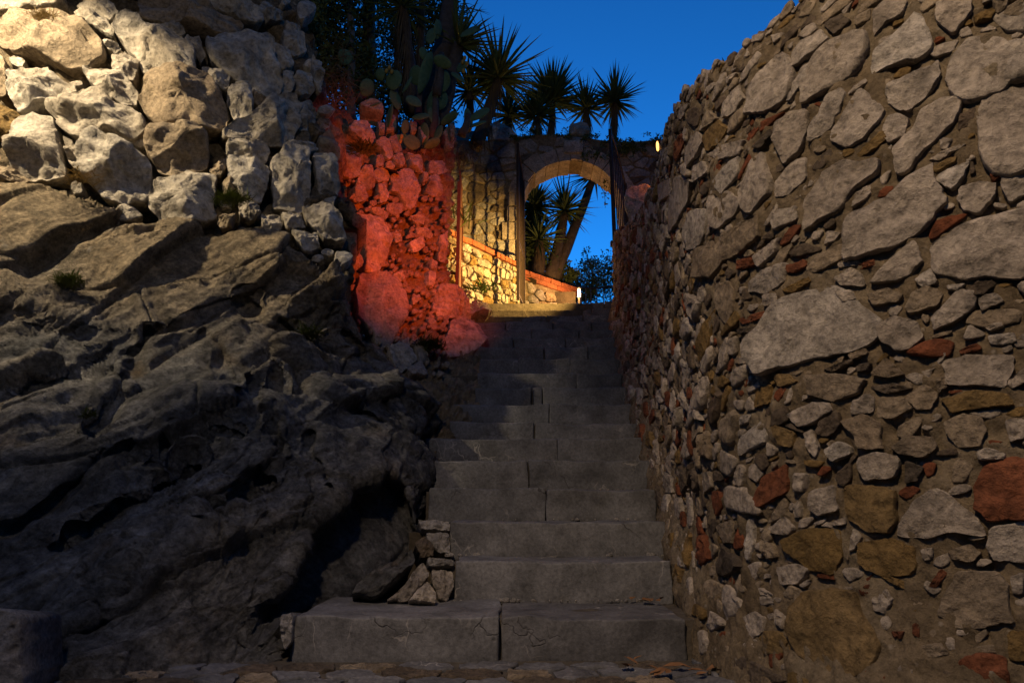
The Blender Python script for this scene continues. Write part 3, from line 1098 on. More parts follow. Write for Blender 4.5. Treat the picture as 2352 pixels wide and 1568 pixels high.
R5 = [
 (L, [(1190,230),(1310,210),(1420,280),(1530,400),(1500,490),(1370,560),(1180,600),(1040,640),(930,680),(880,600),(870,530),(930,430),(980,320),(1080,260)]),
 (L, [(840,180),(900,110),(1040,80),(1030,180),(930,235),(840,230)]),
 (L, [(1310,160),(1400,100),(1450,130),(1470,200),(1340,195)]),
 (L, [(1310,230),(1400,225),(1430,280),(1350,290)]),
 (L, [(910,250),(980,240),(990,300),(920,310)]),
 (T, [(650,200),(720,180),(745,230),(740,330),(700,400),(660,320)]),
 (T, [(1490,250),(1600,215),(1680,250),(1650,290),(1530,310)]),
 (T, [(1700,320),(1740,240),(1820,205),(1900,240),(1870,310),(1720,350)]),
 (L, [(1545,430),(1620,380),(1750,400),(1790,470),(1730,550),(1650,560),(1555,490)]),
 (L, [(1850,370),(1990,230),(2090,240),(2080,320),(1980,390),(1860,440)]),
 (L, [(2100,270),(2200,240),(2240,290),(2120,340)]),
 (L, [(1750,170),(1830,105),(1880,180),(1790,205)]),
 (L, [(1930,200),(2030,190),(1990,230),(1930,220)]),
 (K, [(2040,210),(2140,160),(2200,190),(2130,250),(2070,255)]),
 (L, [(2140,430),(2230,390),(2240,430),(2160,450)]),
 (L, [(2150,480),(2300,460),(2310,510),(2230,530),(2170,520)]),
 (L, [(1920,620),(2040,590),(2290,585),(2270,690),(2230,755),(1930,740)]),
 (O, [(1910,830),(2080,780),(2260,800),(2280,860),(2080,880),(1960,900)]),
 (L, [(1045,910),(1180,850),(1280,850),(1290,890),(1190,960),(1110,975)]),
 (L, [(1410,840),(1490,800),(1530,830),(1520,900),(1400,910)]),
 (T, [(1560,820),(1690,820),(1730,880),(1640,930),(1540,930)]),
 (T, [(1700,820),(1800,750),(1880,800),(1840,880),(1760,880)]),
 (T, [(1340,950),(1470,920),(1560,960),(1560,1060),(1570,1100),(1440,1100),(1420,1030)]),
 (T, [(1920,960),(2010,910),(2110,930),(2140,1000),(2110,1080),(1990,1090),(1920,1010)]),
 (L, [(2090,1120),(2150,1095),(2250,1130),(2240,1160),(2110,1165)]),
 (T, [(1630,1100),(1700,1030),(1840,1040),(1870,1100),(1790,1150),(1660,1130)]),
 (L, [(1140,1020),(1180,1000),(1215,1080),(1200,1150),(1160,1100)]),
 (L, [(1250,1110),(1330,1060),(1390,1090),(1390,1130),(1300,1170)]),
 (L, [(1440,1160),(1520,1125),(1650,1140),(1660,1200),(1620,1260),(1480,1270),(1440,1220)]),
 (O, [(870,870),(880,780),(950,750),(950,850)]),
 (O, [(960,690),(1050,690),(1100,730),(1000,760)]),
 (B_, [(780,380),(970,330),(960,370),(800,410)]),
 (B_, [(770,60),(860,40),(850,90),(790,110)]),
 (B_, [(1030,90),(1150,60),(1140,100),(1050,130)]),
 (O, [(1020,230),(1160,150),(1170,175),(1080,240)]),
 (B_, [(1450,80),(1530,50),(1530,90),(1460,105)]),
 (L, [(1330,70),(1450,60),(1430,90),(1330,100)]),
 (T, [(1380,580),(1480,545),(1490,580),(1400,610)]),
 (K, [(1430,640),(1500,625),(1490,670),(1430,680)]),
 (T, [(1510,690),(1590,600),(1690,690),(1600,710)]),
 (B_, [(1990,560),(2090,520),(2120,550),(2010,580)]),
 (L, [(1870,620),(1940,545),(1930,580),(1890,640)]),
 (O, [(960,970),(1080,1010),(1070,1090),(1000,1080)]),
 (L, [(780,600),(860,585),(850,625),(790,630)]),
 (K, [(1250,660),(1410,605),(1400,630),(1300,675)]),
 (L, [(790,920),(850,910),(830,960),(780,970)]),
 (L, [(2250,950),(2370,930),(2370,1040),(2280,1060)]),
 (T, [(1140,700),(1330,690),(1480,720),(1420,800),(1300,840),(1160,790)]),
 (K, [(1500,760),(1640,740),(1720,770),(1600,800)]),
 (K, [(760,440),(900,420),(900,450),(780,470)]),
 (B_, [(790,540),(860,530),(870,560),(800,570)]),
 (K, [(1220,960),(1320,900),(1340,970),(1280,1030),(1210,1020)]),
 (T, [(1860,720),(1920,700),(1930,760),(1880,790)]),
]
R6 = [
 (O, [(1180,800),(1300,780),(1430,810),(1480,900),(1560,1010),(1590,1100),(1560,1180),(1470,1250),(1380,1240),(1250,1180),(1150,1100),(1100,980),(1110,880)]),
 (O, [(1370,210),(1500,200),(1640,230),(1650,400),(1600,450),(1500,450),(1390,380)]),
 (O, [(1030,500),(1150,440),(1320,450),(1330,580),(1300,680),(1180,660),(1060,560)]),
 (O, [(1450,520),(1620,490),(1740,540),(1760,640),(1720,690),(1560,690),(1450,630)]),
 (B_, [(2090,200),(2150,90),(2280,50),(2380,60),(2380,370),(2150,380),(2085,310)]),
 (L, [(1170,230),(1300,200),(1320,330),(1220,360),(1165,320)]),
 (B_, [(920,150),(1030,90),(1040,240),(900,310),(860,290)]),
 (L, [(1660,470),(1750,300),(1870,210),(1950,270),(2080,370),(2120,470),(1960,450),(1830,480)]),
 (L, [(2170,440),(2380,390),(2380,620),(2200,600),(2150,540)]),
 (T, [(1950,750),(2000,680),(2180,680),(2270,750),(2260,880),(2300,950),(2000,970),(1880,900)]),
 (L, [(2280,700),(2350,680),(2350,800),(2290,790)]),
 (L, [(1000,650),(1090,630),(1165,660),(1110,740),(1020,740)]),
 (L, [(1530,820),(1600,770),(1640,830),(1600,900),(1540,880)]),
 (L, [(830,940),(900,900),(960,930),(960,1010),(900,1040),(830,1000)]),
 (O, [(980,1000),(1060,1010),(1100,1060),(1070,1130),(980,1120)]),
 (L, [(960,430),(1030,370),(1090,430),(1060,470),(980,460)]),
 (T, [(660,420),(740,390),(750,510),(700,510)]),
 (L, [(830,400),(860,380),(860,520),(840,610),(820,590)]),
 (L, [(1080,130),(1150,130),(1130,230),(1080,230)]),
 (L, [(750,180),(780,80),(810,110),(790,200)]),
 (L, [(1080,310),(1110,280),(1120,370),(1090,370)]),
 (L, [(1390,560),(1410,440),(1460,480),(1420,550)]),
 (L, [(1290,400),(1370,370),(1370,410),(1310,420)]),
 (O, [(1560,695),(1600,690),(1730,740),(1700,770)]),
 (T, [(1940,560),(2050,520),(2110,570),(2060,620),(1960,600)]),
 (B_, [(1830,750),(1890,660),(1930,680),(1870,760)]),
 (B_, [(1640,1000),(1710,1000),(1700,1040),(1650,1030)]),
 (B_, [(1750,960),(1790,950),(1790,1030),(1750,1020)]),
 (B_, [(2010,1160),(2100,1120),(2250,1130),(2290,1300),(2060,1300)]),
 (O, [(2270,1000),(2380,1000),(2380,1160),(2280,1150)]),
 (B_, [(1510,1230),(1570,1200),(1640,1230),(1620,1310),(1520,1310)]),
 (T, [(1790,1080),(1900,1060),(1950,1120),(1850,1140)]),
 (T, [(905,500),(960,520),(990,590),(940,600),(905,550)]),
 (L, [(910,760),(990,800),(980,830),(920,800)]),
 (K, [(1700,60),(1800,100),(1760,170),(1700,180)]),
 (L, [(1010,880),(1060,930),(1060,990),(1020,960)]),
 (T, [(610,650),(660,640),(660,700),(620,690)]),
 (B_, [(1450,760),(1510,740),(1500,810),(1460,800)]),
 (L, [(1780,550),(1850,540),(1850,600),(1800,610)]),
 (L, [(580,130),(610,120),(625,200),(590,240)]),
]
MASK = np.zeros((560, 860), bool)         # picture cells already taken on this wall (3 px each)


def mask_add(q):
    x0, y0 = np.floor(q.min(0) / 3).astype(int) - 1
    x1, y1 = np.ceil(q.max(0) / 3).astype(int) + 1
    x0, y0 = max(x0, 0), max(y0, 0)
    x1, y1 = min(x1, 860), min(y1, 560)
    if x1 <= x0 or y1 <= y0:
        return
    yy, xx = np.mgrid[y0:y1, x0:x1]
    MASK[y0:y1, x0:x1] |= in_poly(q, xx * 3 + 1.5, yy * 3 + 1.5)


def project(v):
    v = np.asarray(v, float) - np.array([0, 0, EYE])
    f_ = v[..., 1] * CP + v[..., 2] * SP
    u_ = -v[..., 1] * SP + v[..., 2] * CP
    return np.stack([1176 + FPX * v[..., 0] / f_, 784 - FPX * u_ / f_], -1)


def wall_normal_at(y):
    i = np.argmin(np.abs(WP[:, 1] - y))
    return np.array([WN[i, 0], WN[i, 1], 0.04])


sd = 1000
n_parts = 0
for zf, lst in ((z4, R4), (z5, R5), (z6, R6)):
    for m, pl in lst:
        q = zf(pl)
        q = q.mean(0) + (q - q.mean(0)) * 1.09
        w = wall_pt(q[:, 0], q[:, 1])
        c = w.mean(0)
        n = wall_normal_at(c[1])
        ext = np.ptp(q, axis=0)
        a = math.sqrt(ext[0] * ext[1]) / FPX * c[1]
        foot = max(0.0, 1 - (c[2] - floor_z(c[1])) / 0.42) ** 1.6 * 0.10
        stone(wall_r, w + n * (foot * 0.8 + 0.004), n, float(np.clip(0.11 * a, 0.012, 0.034)), 0.07, sd, m, 2 if a > 0.06 else 1, facet=0.5, rough=0.42, corner=0.09, flat=True)
        mask_add(q)
        sd += 1
        n_parts += 1
# smaller stones between the big ones
rr = np.random.default_rng(21)
arc = np.r_[0, np.cumsum(np.linalg.norm(np.diff(WP, axis=0), axis=1))]
peb = {m: MB() for m in (L, O, T, B_, K)}


def try_stone(rad, part, seed):
    s = rr.uniform(arc[60], arc[-1])
    x, y = np.interp(s, arc, WP[:, 0]), np.interp(s, arc, WP[:, 1])
    zlo, zhi = float(floor_z(y)) + 0.03, float(wall_top(y)) - (0.12 + rad if rad > 0.03 else 0.05)
    z = rr.uniform(zlo, zhi)
    fw = y * CP + (z - EYE) * SP
    ic = int((1176 + FPX * x / fw) // 3)
    jc = int((784 - FPX * ((z - EYE) * CP - y * SP) / fw) // 3)
    if not (466 <= ic < 800 and -20 <= jc < 540) or (jc >= 0 and MASK[jc, ic]):
        return False
    i = int(np.argmin(np.abs(WP[:, 1] - y)))
    nrm = np.array([WN[i, 0], WN[i, 1], 0.04])
    t2 = np.array([-WN[i, 1], WN[i, 0], 0])
    if t2[0] < 0:
        t2 = -t2
    k = rr.integers(5, 9)
    ang = np.sort(rr.uniform(0, 2 * math.pi, k) * 0.35 + np.linspace(0, 2 * math.pi, k, endpoint=False))
    el = rr.uniform(1.1, 2.1)
    tilt = rr.normal(0.32, 0.3)
    a = rad * rr.uniform(0.8, 1.15, k)
    u, v = np.cos(ang) * a * el, np.sin(ang) * a / math.sqrt(el)
    u, v = u * math.cos(tilt) - v * math.sin(tilt), u * math.sin(tilt) + v * math.cos(tilt)
    W_ = np.array([x, y, z]) + u[:, None] * t2 + v[:, None] * np.array([0, 0, 1.0])
    q = project(W_)
    c = q.mean(0)
    if not (1395 < c[0] < 2400 and -60 < c[1] < 1620):
        return False
    test = np.vstack([c[None], c + (q - c) * 0.92, c + (q - c) * 0.5])
    ix, iy = (test[:, 0] // 3).astype(int), (test[:, 1] // 3).astype(int)
    ok = (ix >= 0) & (ix < 860) & (iy >= 0) & (iy < 560)
    if MASK[iy[ok], ix[ok]].any():
        return False
    mask_add(q)
    m = rr.choice([L, T, O, B_, K], p=[0.42, 0.27, 0.10, 0.10, 0.11])
    foot = max(0.0, 1 - (z - floor_z(y)) / 0.42) ** 1.6 * 0.10
    W_ = W_ + nrm * foot * 0.8
    bl = rad * rr.uniform(0.2, 0.42)
    if part:
        stone(wall_r, W_, nrm, bl, 0.05, seed, m, 1, facet=0.6, rough=0.4, corner=0.08)
    else:
        V, F, _, _ = stone_geo(W_, nrm, bl, 0.02, seed, 1 if rad > 0.025 else 0)
        peb[m].add(V, F)
    return True


for rad, tries, part in ((0.085, 800, 1), (0.065, 1400, 1), (0.05, 2600, 1), (0.04, 5000, 0), (0.03, 9000, 0), (0.021, 15000, 0), (0.014, 18000, 0)):
    for _ in range(tries):
        p_ = part and n_parts < 296
        if try_stone(rad, p_, sd):
            sd += 1
            n_parts += bool(p_)
for m, b in peb.items():
    if b.n:
        o = b.build('small_stones', m, wall_r, smooth=True)
        o['kind'] = 'stuff'
# the wall goes on past the picture
mb = MB()
i_edge = int(np.argmax(WP[:, 0] / WP[:, 1] < 0.80))
s_edge = arc[i_edge]
for c in rubble(0.05, s_edge - 0.06, 0.03, 2.75, 0.16, 1.45, 27, gap=0.02):
    c[:, 0] = np.minimum(c[:, 0], s_edge - 0.02)
    x, y = np.interp(c[:, 0], arc, WP[:, 0]), np.interp(c[:, 0], arc, WP[:, 1])
    if c[:, 1].max() > float(wall_top(y.mean())) - 0.12 or np.ptp(c[:, 0]) < 0.05:
        continue
    sd += 1
    V, F, _, _ = stone_geo(np.c_[x, y, c[:, 1]], wall_normal_at(y.mean()), 0.03, 0.05, sd, 1, facet=0.6, rough=0.4, corner=0.1)
    mb.add(V, F)
o = mb.build('further_stones', L, wall_r, smooth=True)
o['kind'] = 'stuff'

# ------------------------------------------------------------------ outcrop and dry stone wall on the left
DL = DepthMap([
    (-250, 1650, 2.4), (100, 1650, 2.5), (400, 1650, 2.6), (640, 1600, 2.72), (660, 1490, 2.86), (690, 1415, 3.02),
    (0, 1400, 2.75), (200, 1400, 2.78), (400, 1350, 2.88), (560, 1330, 3.0),
    (0, 1150, 3.05), (200, 1150, 3.08), (400, 1100, 3.2), (600, 1130, 3.3), (760, 1120, 3.55), (870, 1080, 3.8),
    (0, 950, 3.3), (200, 920, 3.4), (420, 900, 3.55), (600, 900, 3.75), (750, 900, 4.05), (880, 930, 4.4), (980, 1010, 4.65),
    (0, 720, 3.65), (200, 720, 3.75), (400, 700, 3.95), (600, 720, 4.1), (720, 740, 4.32), (850, 830, 4.7),
    (0, 430, 4.05), (200, 460, 4.1), (400, 520, 4.25), (560, 540, 4.32), (700, 600, 4.42), (800, 690, 4.4), (800, 600, 4.48),
    (0, 200, 4.2), (250, 200, 4.3), (450, 200, 4.5), (600, 250, 4.55), (700, 250, 4.95), (770, 320, 5.1), (790, 450, 4.7),
    (0, 0, 4.35), (250, 0, 4.5), (450, 0, 4.75), (600, 0, 5.1), (690, 0, 5.5), (-250, 700, 3.5), (-250, 200, 4.1), (-250, 1150, 2.9),
    (-700, 1650, 2.1), (-700, 1150, 2.5), (-700, 700, 3.1), (-700, 200, 3.7), (-700, -250, 4.3), (0, -250, 4.7), (400, -250, 5.1), (680, -250, 5.9),
    (820, 1380, 3.22), (950, 1240, 3.68), (960, 1180, 3.9),
])
sil_y = [-250, 0, 60, 130, 200, 300, 400, 500, 600, 690, 735, 770, 830, 900, 1000, 1100, 1180, 1245, 1310, 1375, 1410, 1450, 1500, 1560, 1660]
sil_x = [660, 690, 705, 722, 735, 765, 785, 800, 806, 806, 808, 840, 905, 965, 1006, 990, 968, 958, 905, 835, 700, 668, 664, 640, 600]
wall_zone = [(-800, -300), (700, -300), (705, 60), (738, 200), (770, 300), (800, 500), (806, 560), (790, 640), (720, 600), (640, 545), (560, 525), (420, 520), (300, 500), (190, 430), (90, 412), (-800, 408)]
rowsN, colsN = 560, 500
py = np.linspace(-240, 1655, rowsN)[:, None]
uu = np.linspace(0, 1, colsN)[None]
xr = np.interp(py, sil_y, sil_x)
px = -700 + (xr + 700) * uu ** 0.72
py = np.broadcast_to(py, px.shape)
d = DL(px, py)
inw = in_poly(wall_zone, px, py)


def blur(a, n):
    for _ in range(n):
        b = np.pad(a, 1, mode='edge')
        a = (b[:-2, 1:-1] + b[2:, 1:-1] + b[1:-1, :-2] + b[1:-1, 2:] + 4 * a) / 8
    return a


d = d + 0.24 * blur(inw.astype(float), 6)
cave = in_poly([(600, 1430), (660, 1330), (700, 1240), (800, 1130), (875, 1085), (925, 1120), (955, 1235), (900, 1320), (840, 1385), (700, 1440)], px, py)
d = d + 0.30 * blur(cave.astype(float), 14)
# overhanging ledge below the upper slab, and long diagonal clefts
ledge = [(-700, 560), (-250, 640), (0, 690), (120, 705), (200, 745), (330, 752), (440, 705), (560, 660), (640, 640)]
ly = np.interp(px, [p[0] for p in ledge], [p[1] for p in ledge])
under = np.clip((py - ly) / 60.0, 0, 1) * np.clip(1 - (py - ly) / 190.0, 0, 1) * np.clip((660 - px) / 120.0, 0, 1)
d = d + 0.16 * under
clefts = [([(150, 1480), (230, 1420), (300, 1330), (420, 1240), (520, 1160), (600, 1090)], 13, 0.16),
          ([(0, 1215), (90, 1180), (200, 1090), (300, 1020)], 12, 0.10),
          ([(330, 760), (300, 850), (260, 930), (200, 1000)], 12, 0.09),
          ([(640, 745), (700, 790), (760, 870), (850, 960), (930, 1010)], 10, 0.10),
          ([(470, 760), (520, 840), (540, 900)], 8, 0.07),
          ([(560, 690), (630, 760), (640, 860), (620, 960), (640, 1050)], 9, 0.08),
          ([(800, 760), (860, 880), (900, 960), (960, 1060)], 9, 0.09),
          ([(130, 1250), (220, 1180), (330, 1150), (440, 1060)], 9, 0.10),
          ([(60, 880), (160, 860), (260, 800)], 9, 0.07),
          ([(380, 1010), (470, 980), (560, 990)], 8, 0.06),
          ([(700, 1000), (740, 1080), (760, 1130)], 8, 0.07)]
wx = perlin(np.stack([px.ravel() / 60, py.ravel() / 60, 0 * px.ravel()], 1)).reshape(px.shape) * 22
wy = perlin(np.stack([px.ravel() / 60, py.ravel() / 60, 9 + 0 * px.ravel()], 1)).reshape(px.shape) * 22
for ln, w, dep in clefts:
    d = d + dep * np.exp(-(seg_dist(px + wx, py + wy, ln) / w) ** 2)
edge = np.clip(1 - (xr - px) / 46.0, 0, 1)
d = d + 0.24 * (1 - np.sqrt(1 - np.clip(edge, 0, 1) ** 2 * 0.98))
G = P(px, py, d)
flat = G.reshape(-1, 3)
Nn = grid_normals(G).reshape(-1, 3)
if Nn[:, 1].mean() > 0:
    Nn = -Nn
a_, b_ = math.radians(-42), math.radians(20)
rot = np.array([[math.cos(a_), 0, -math.sin(a_)], [0, 1, 0], [math.sin(a_), 0, math.cos(a_)]])
st = (flat @ rot.T) * np.array([1.0, 2.2, 5.0])
calm = 1 - 0.75 * blur(cave.astype(float), 8).reshape(-1)
rgh = np.clip(0.75 + 1.1 * fbm(flat * 1.1 + 40, 2), 0.25, 1.5)
sq = flat @ rot.T * np.array([0.36, 1.0, 1.3])          # the mosaic is drawn out along the bedding
dsp = 0.085 * fbm(flat * 2.0, 2) + 0.03 * fbm(st * 1.4, 3, 0.5, ridge=True)
dsp += facets(sq, 0.46, 11, 0.40, 0.026, 0.012, warp=0.18) + facets(sq * np.array([1, 1, 1.3]), 0.15, 12, 0.27, 0.010, 0.007, warp=0.2) * rgh + facets(sq, 0.05, 13, 0.26) * rgh
dsp += 0.010 * rgh * fbm(flat * 14.0, 3, 0.6) - 0.04 * np.clip(perlin(flat * 7 + 9) - 0.25, 0, 1)
G2 = flat + Nn * (dsp * calm)[:, None]
F = grid_faces(rowsN, colsN)
# close the mass behind its outline
G2 = G2.reshape(rowsN, colsN, 3)
e1 = G2[:, -1] + np.array([-0.10, 0.45, 0.0])
e2 = G2[:, -1] + np.array([-0.55, 1.5, 0.0])
e3 = np.c_[np.full(rowsN, -4.5), np.full(rowsN, 7.0), G2[:, -1, 2]]
V = np.concatenate([G2.reshape(-1, 3), e1, e2, e3])
base = rowsN * colsN
prev = np.arange(rowsN) * colsN + colsN - 1
for k in range(3):
    cur = base + k * rowsN + np.arange(rowsN)
    F += [(prev[i], prev[i + 1], cur[i + 1], cur[i]) for i in range(rowsN - 1)]
    prev = cur
rock = obj('rock_outcrop', V, F, 'outcrop_rock', None, P(500, 1500, 2.9))
tag(rock, 'big dark weathered rock outcrop sloping down to the lowest step', 'rock', kind='thing')

z1 = Z((0, 0), 1.5679)
LS = [
 [(-60,90),(60,80),(250,70),(340,65),(440,80),(540,150),(600,210),(640,260),(660,310),(560,370),(420,410),(250,350),(150,310),(0,270),(-60,230)],
 [(20,400),(110,410),(170,440),(330,460),(450,510),(470,560),(350,590),(210,640),(110,690),(60,620),(20,500)],
 [(500,395),(690,410),(790,470),(855,560),(850,630),(760,630),(620,550),(540,480)],
 [(700,330),(770,305),(865,355),(830,480),(770,450),(690,400)],
 [(720,90),(760,60),(860,80),(910,140),(1100,200),(1180,250),(1240,340),(1230,440),(1060,450),(880,410),(850,330),(740,220),(705,150)],
 [(850,0),(1000,-60),(1250,-20),(1350,60),(1530,170),(1480,215),(1380,220),(1200,150),(1000,105),(870,75)],
 [(970,125),(1080,115),(1130,130),(1160,180),(1120,205),(1010,160)],
 [(1170,200),(1250,230),(1290,320),(1260,360),(1200,290),(1150,230)],
 [(1290,250),(1400,235),(1520,240),(1700,330),(1770,480),(1770,560),(1680,580),(1560,510),(1440,440),(1300,340)],
 [(1540,200),(1680,200),(1780,280),(1850,410),(1780,420),(1680,320),(1560,250)],
 [(870,520),(930,470),(1100,445),(1250,480),(1320,500),(1390,590),(1430,700),(1400,780),(1260,800),(1080,780),(940,740),(880,640)],
 [(300,660),(370,600),(500,555),(610,560),(740,640),(900,700),(925,750),(910,800),(790,850),(640,780),(560,830),(480,850),(380,790),(320,720)],
 [(1265,400),(1320,400),(1440,450),(1430,510),(1390,530),(1270,460)],
 [(1430,530),(1480,530),(1560,540),(1590,600),(1580,680),(1470,720),(1420,640)],
 [(1480,490),(1540,485),(1580,520),(1560,540),(1470,520)],
 [(1590,540),(1680,600),(1640,630),(1595,610)],
 [(1410,800),(1500,730),(1610,690),(1700,590),(1830,590),(1880,660),(1890,830),(1820,890),(1660,870),(1540,850),(1420,850)],
 [(1860,640),(1960,620),(2000,700),(1990,800),(1900,790)],
 [(1420,870),(1550,855),(1650,870),(1700,920),(1680,1000),(1580,990),(1430,960)],
 [(1860,870),(1960,880),(2010,930),(1940,950),(1870,920)],
 [(890,890),(930,820),(1100,800),(1230,810),(1310,830),(1310,940),(1290,1040),(1200,1080),(1060,1080),(980,1050),(930,970)],
 [(500,960),(530,900),(600,840),(700,890),(880,960),(960,1050),(940,1120),(900,1240),(760,1240),(640,1220),(570,1140),(490,1060)],
 [(120,720),(200,710),(320,730),(350,830),(380,930),(390,1060),(310,1090),(180,1110),(60,1040),(40,950),(90,800)],
 [(380,840),(430,850),(480,930),(470,1040),(410,990)],
 [(920,1200),(990,1110),(1150,1075),(1250,1070),(1360,1110),(1340,1280),(1350,1350),(1250,1400),(1130,1410),(1000,1370),(930,1280)],
 [(1310,1050),(1410,965),(1425,1020),(1380,1100),(1330,1090)],
 [(1430,980),(1510,970),(1610,990),(1690,1040),(1690,1140),(1640,1240),(1520,1220),(1440,1130)],
 [(1700,1000),(1800,910),(1930,960),(1950,1130),(1960,1290),(1880,1300),(1730,1280)],
 [(1960,970),(2090,980),(2140,1150),(2090,1260),(1990,1150)],
 [(-60,650),(0,650),(100,690),(125,720),(60,800),(-60,850)],
 [(-60,1005),(60,1040),(180,1110),(100,1125),(-60,1110)],
 [(-60,-50),(350,-60),(400,0),(250,40),(-60,40)],
 [(450,0),(560,-30),(710,0),(730,40),(680,90),(560,50)],
 [(440,50),(560,60),(650,90),(700,150),(690,190),(610,150),(540,130)],
 [(620,220),(690,230),(750,280),(720,310),(660,290)],
 [(1350,1370),(1390,1330),(1480,1320),(1440,1400),(1380,1410)],
 [(1640,1330),(1760,1340),(1770,1400),(1720,1500),(1650,1460)],
 [(1820,1430),(1990,1440),(2010,1520),(1900,1570)],
 [(1250,-60),(1500,-40),(1650,60),(1660,120),(1540,90),(1300,0)],
 [(1670,40),(1760,40),(1790,110),(1700,100)],
 [(1390,1130),(1440,1100),(1490,1150),(1480,1220),(1400,1200)],
 [(1780,180),(1900,210),(1940,300),(1860,320),(1790,260)],
 [(1870,430),(1960,450),(1990,560),(1900,570),(1830,500)],
 [(1780,430),(1850,440),(1850,550),(1790,570)],
 [(1900,1290),(2020,1250),(2140,1340),(2180,1480),(2050,1470),(1930,1370)],
 [(2000,850),(2070,800),(2130,900),(2140,990),(2030,970)],
 [(1500,1250),(1620,1260),(1640,1320),(1560,1360),(1500,1330)],
 [(1760,1310),(1880,1320),(1920,1400),(1800,1420)],
 [(1800,110),(1880,150),(1900,200),(1800,170)],
 [(1960,330),(2040,440),(2030,560),(1980,480)],
 [(-60,330),(0,330),(20,420),(10,560),(-60,560)],
]
dry = thing('dry_stone_wall', P(380, 505, 4.3), 'dry stone wall of large pale boulders stacked on the rock outcrop', 'wall')
LM = np.zeros_like(MASK)
MASK_R, MASK = MASK, LM
for i, pl in enumerate(LS):
    q = z1(pl)
    cq = q.mean(0)
    w = P(cq[0] + (q[:, 0] - cq[0]) * 1.01, cq[1] + (q[:, 1] - cq[1]) * 1.01, DL(q[:, 0], q[:, 1]))
    n = surf_normal(DL, cq[0], cq[1], 30)
    n = n * np.array([1, 1, 0.6])
    a = math.sqrt(np.ptp(q[:, 0]) * np.ptp(q[:, 1])) / FPX * w[:, 1].mean()
    m = 'limestone_ochre' if i == 29 else ('boulder_stone' if (i * 7) % 5 else 'limestone_tan')
    stone(dry, w - n * 0.05, n, float(np.clip(0.42 * a, 0.07, 0.19)), 0.18, 300 + i, m, 2, facet=1.05, rough=0.2, corner=0.08, cuts=6, fine=0.020)
    mask_add(cq + (q - cq) * 1.03)
# boulders of the same wall past the picture, up and to the side
mb = MB()
for c in rubble(-640, 690, -235, 405, 110, 1.4, 29, gap=7, keep=lambda u, v: v < -48 or u < -72):
    if c[:, 0].max() > np.interp(c[:, 1].mean(), [-250, 60], [655, 700]) - 5:
        continue
    if c[:, 1].mean() > -40:
        c[:, 0] = np.minimum(c[:, 0], -45)
    elif c[:, 0].mean() > -60:
        c[:, 1] = np.minimum(c[:, 1], -38)
    if min(np.ptp(c[:, 0]), np.ptp(c[:, 1])) < 30:
        continue
    cq = c.mean(0)
    w = P(c[:, 0], c[:, 1], DL(c[:, 0], c[:, 1]))
    sd += 1
    V, F, _, _ = stone_geo(w, surf_normal(DL, cq[0], cq[1], 30), 0.13, 0.18, sd, 2, facet=1.0, rough=0.2, corner=0.1, cuts=6, fine=0.018)
    mb.add(V, F)
o = mb.build('further_stones', 'boulder_stone', dry, smooth=True)
o['kind'] = 'stuff'
rr = np.random.default_rng(33)
zone = np.array(wall_zone)
for rad, tries in ((24, 400), (17, 500), (12, 500)):
    for _ in range(tries):
        c = np.array([rr.uniform(0, 800), rr.uniform(-20, 640)])
        if not in_poly(zone, c[0], c[1]):
            continue
        k = rr.integers(5, 8)
        an = np.linspace(0, 2 * math.pi, k, endpoint=False) + rr.uniform(0, 1)
        el = rr.uniform(1, 1.7)
        q = c + np.stack([np.cos(an) * rad * el, np.sin(an) * rad / el ** 0.5], 1) * rr.uniform(0.75, 1.15, (k, 1))
        ix, iy = (np.r_[c[0], q[:, 0]] // 3).astype(int).clip(0, 859), (np.r_[c[1], q[:, 1]] // 3).astype(int).clip(0, 559)
        if MASK[iy, ix].any():
            continue
        mask_add(q)
        w = P(q[:, 0], q[:, 1], DL(q[:, 0], q[:, 1]))
        n = surf_normal(DL, c[0], c[1], 20)
        sd += 1
        stone(dry, w + np.array([-0.03, 0.10, 0]), n, rad / FPX * 4.5 * 0.8, 0.1, sd, 'boulder_stone', 1, facet=0.7)
MASK = MASK_R

# ------------------------------------------------------------------ the bank lit red
DR = DepthMap([(1060, 1000, 4.95), (1128, 890, 5.7), (1118, 790, 6.5), (1052, 735, 6.6), (1040, 600, 6.85), (1042, 330, 7.0), (900, 330, 6.4), (800, 400, 5.9),
               (800, 700, 5.6), (900, 840, 5.35), (960, 930, 5.0), (930, 650, 6.15), (1000, 800, 5.9), (980, 500, 6.6), (740, 250, 5.9), (740, 1000, 4.6), (880, 500, 6.2), (1000, 1010, 4.8)])
ry = [230, 280, 330, 400, 480, 560, 620, 660, 700, 738, 746, 790, 830, 880, 950, 1000, 1050]
rx = [1030, 1040, 1046, 1040, 1036, 1024, 1022, 1040, 1050, 1054, 1092, 1118, 1126, 1126, 1092, 1062, 1030]
tl = [(700, 190), (770, 250), (820, 285), (900, 335), (960, 335), (1010, 300), (1050, 285)]
rowsN, colsN = 200, 130
v_ = np.linspace(0, 1, rowsN)[:, None]
pxr = np.interp(np.linspace(0, 1, colsN), [0, 1], [715, 1050])[None]
pyt = np.interp(pxr, [p[0] for p in tl], [p[1] for p in tl])
py = pyt + (1060 - pyt) * v_
xr = np.interp(py, ry, rx)
px = 700 + (xr - 700) * np.linspace(0, 1, colsN)[None] ** 0.9
d = DR(px, py)
edge = np.clip(1 - (xr - px) / 30.0, 0, 1)
d = d + 0.11 + 0.16 * (1 - np.sqrt(1 - edge ** 2 * 0.98))
d = d + 0.5 * np.clip(1 - v_ / 0.04, 0, 1) ** 2
G = P(px, py, d)
flat = G.reshape(-1, 3)
Nn = grid_normals(G).reshape(-1, 3)
if Nn[:, 1].mean() > 0:
    Nn = -Nn
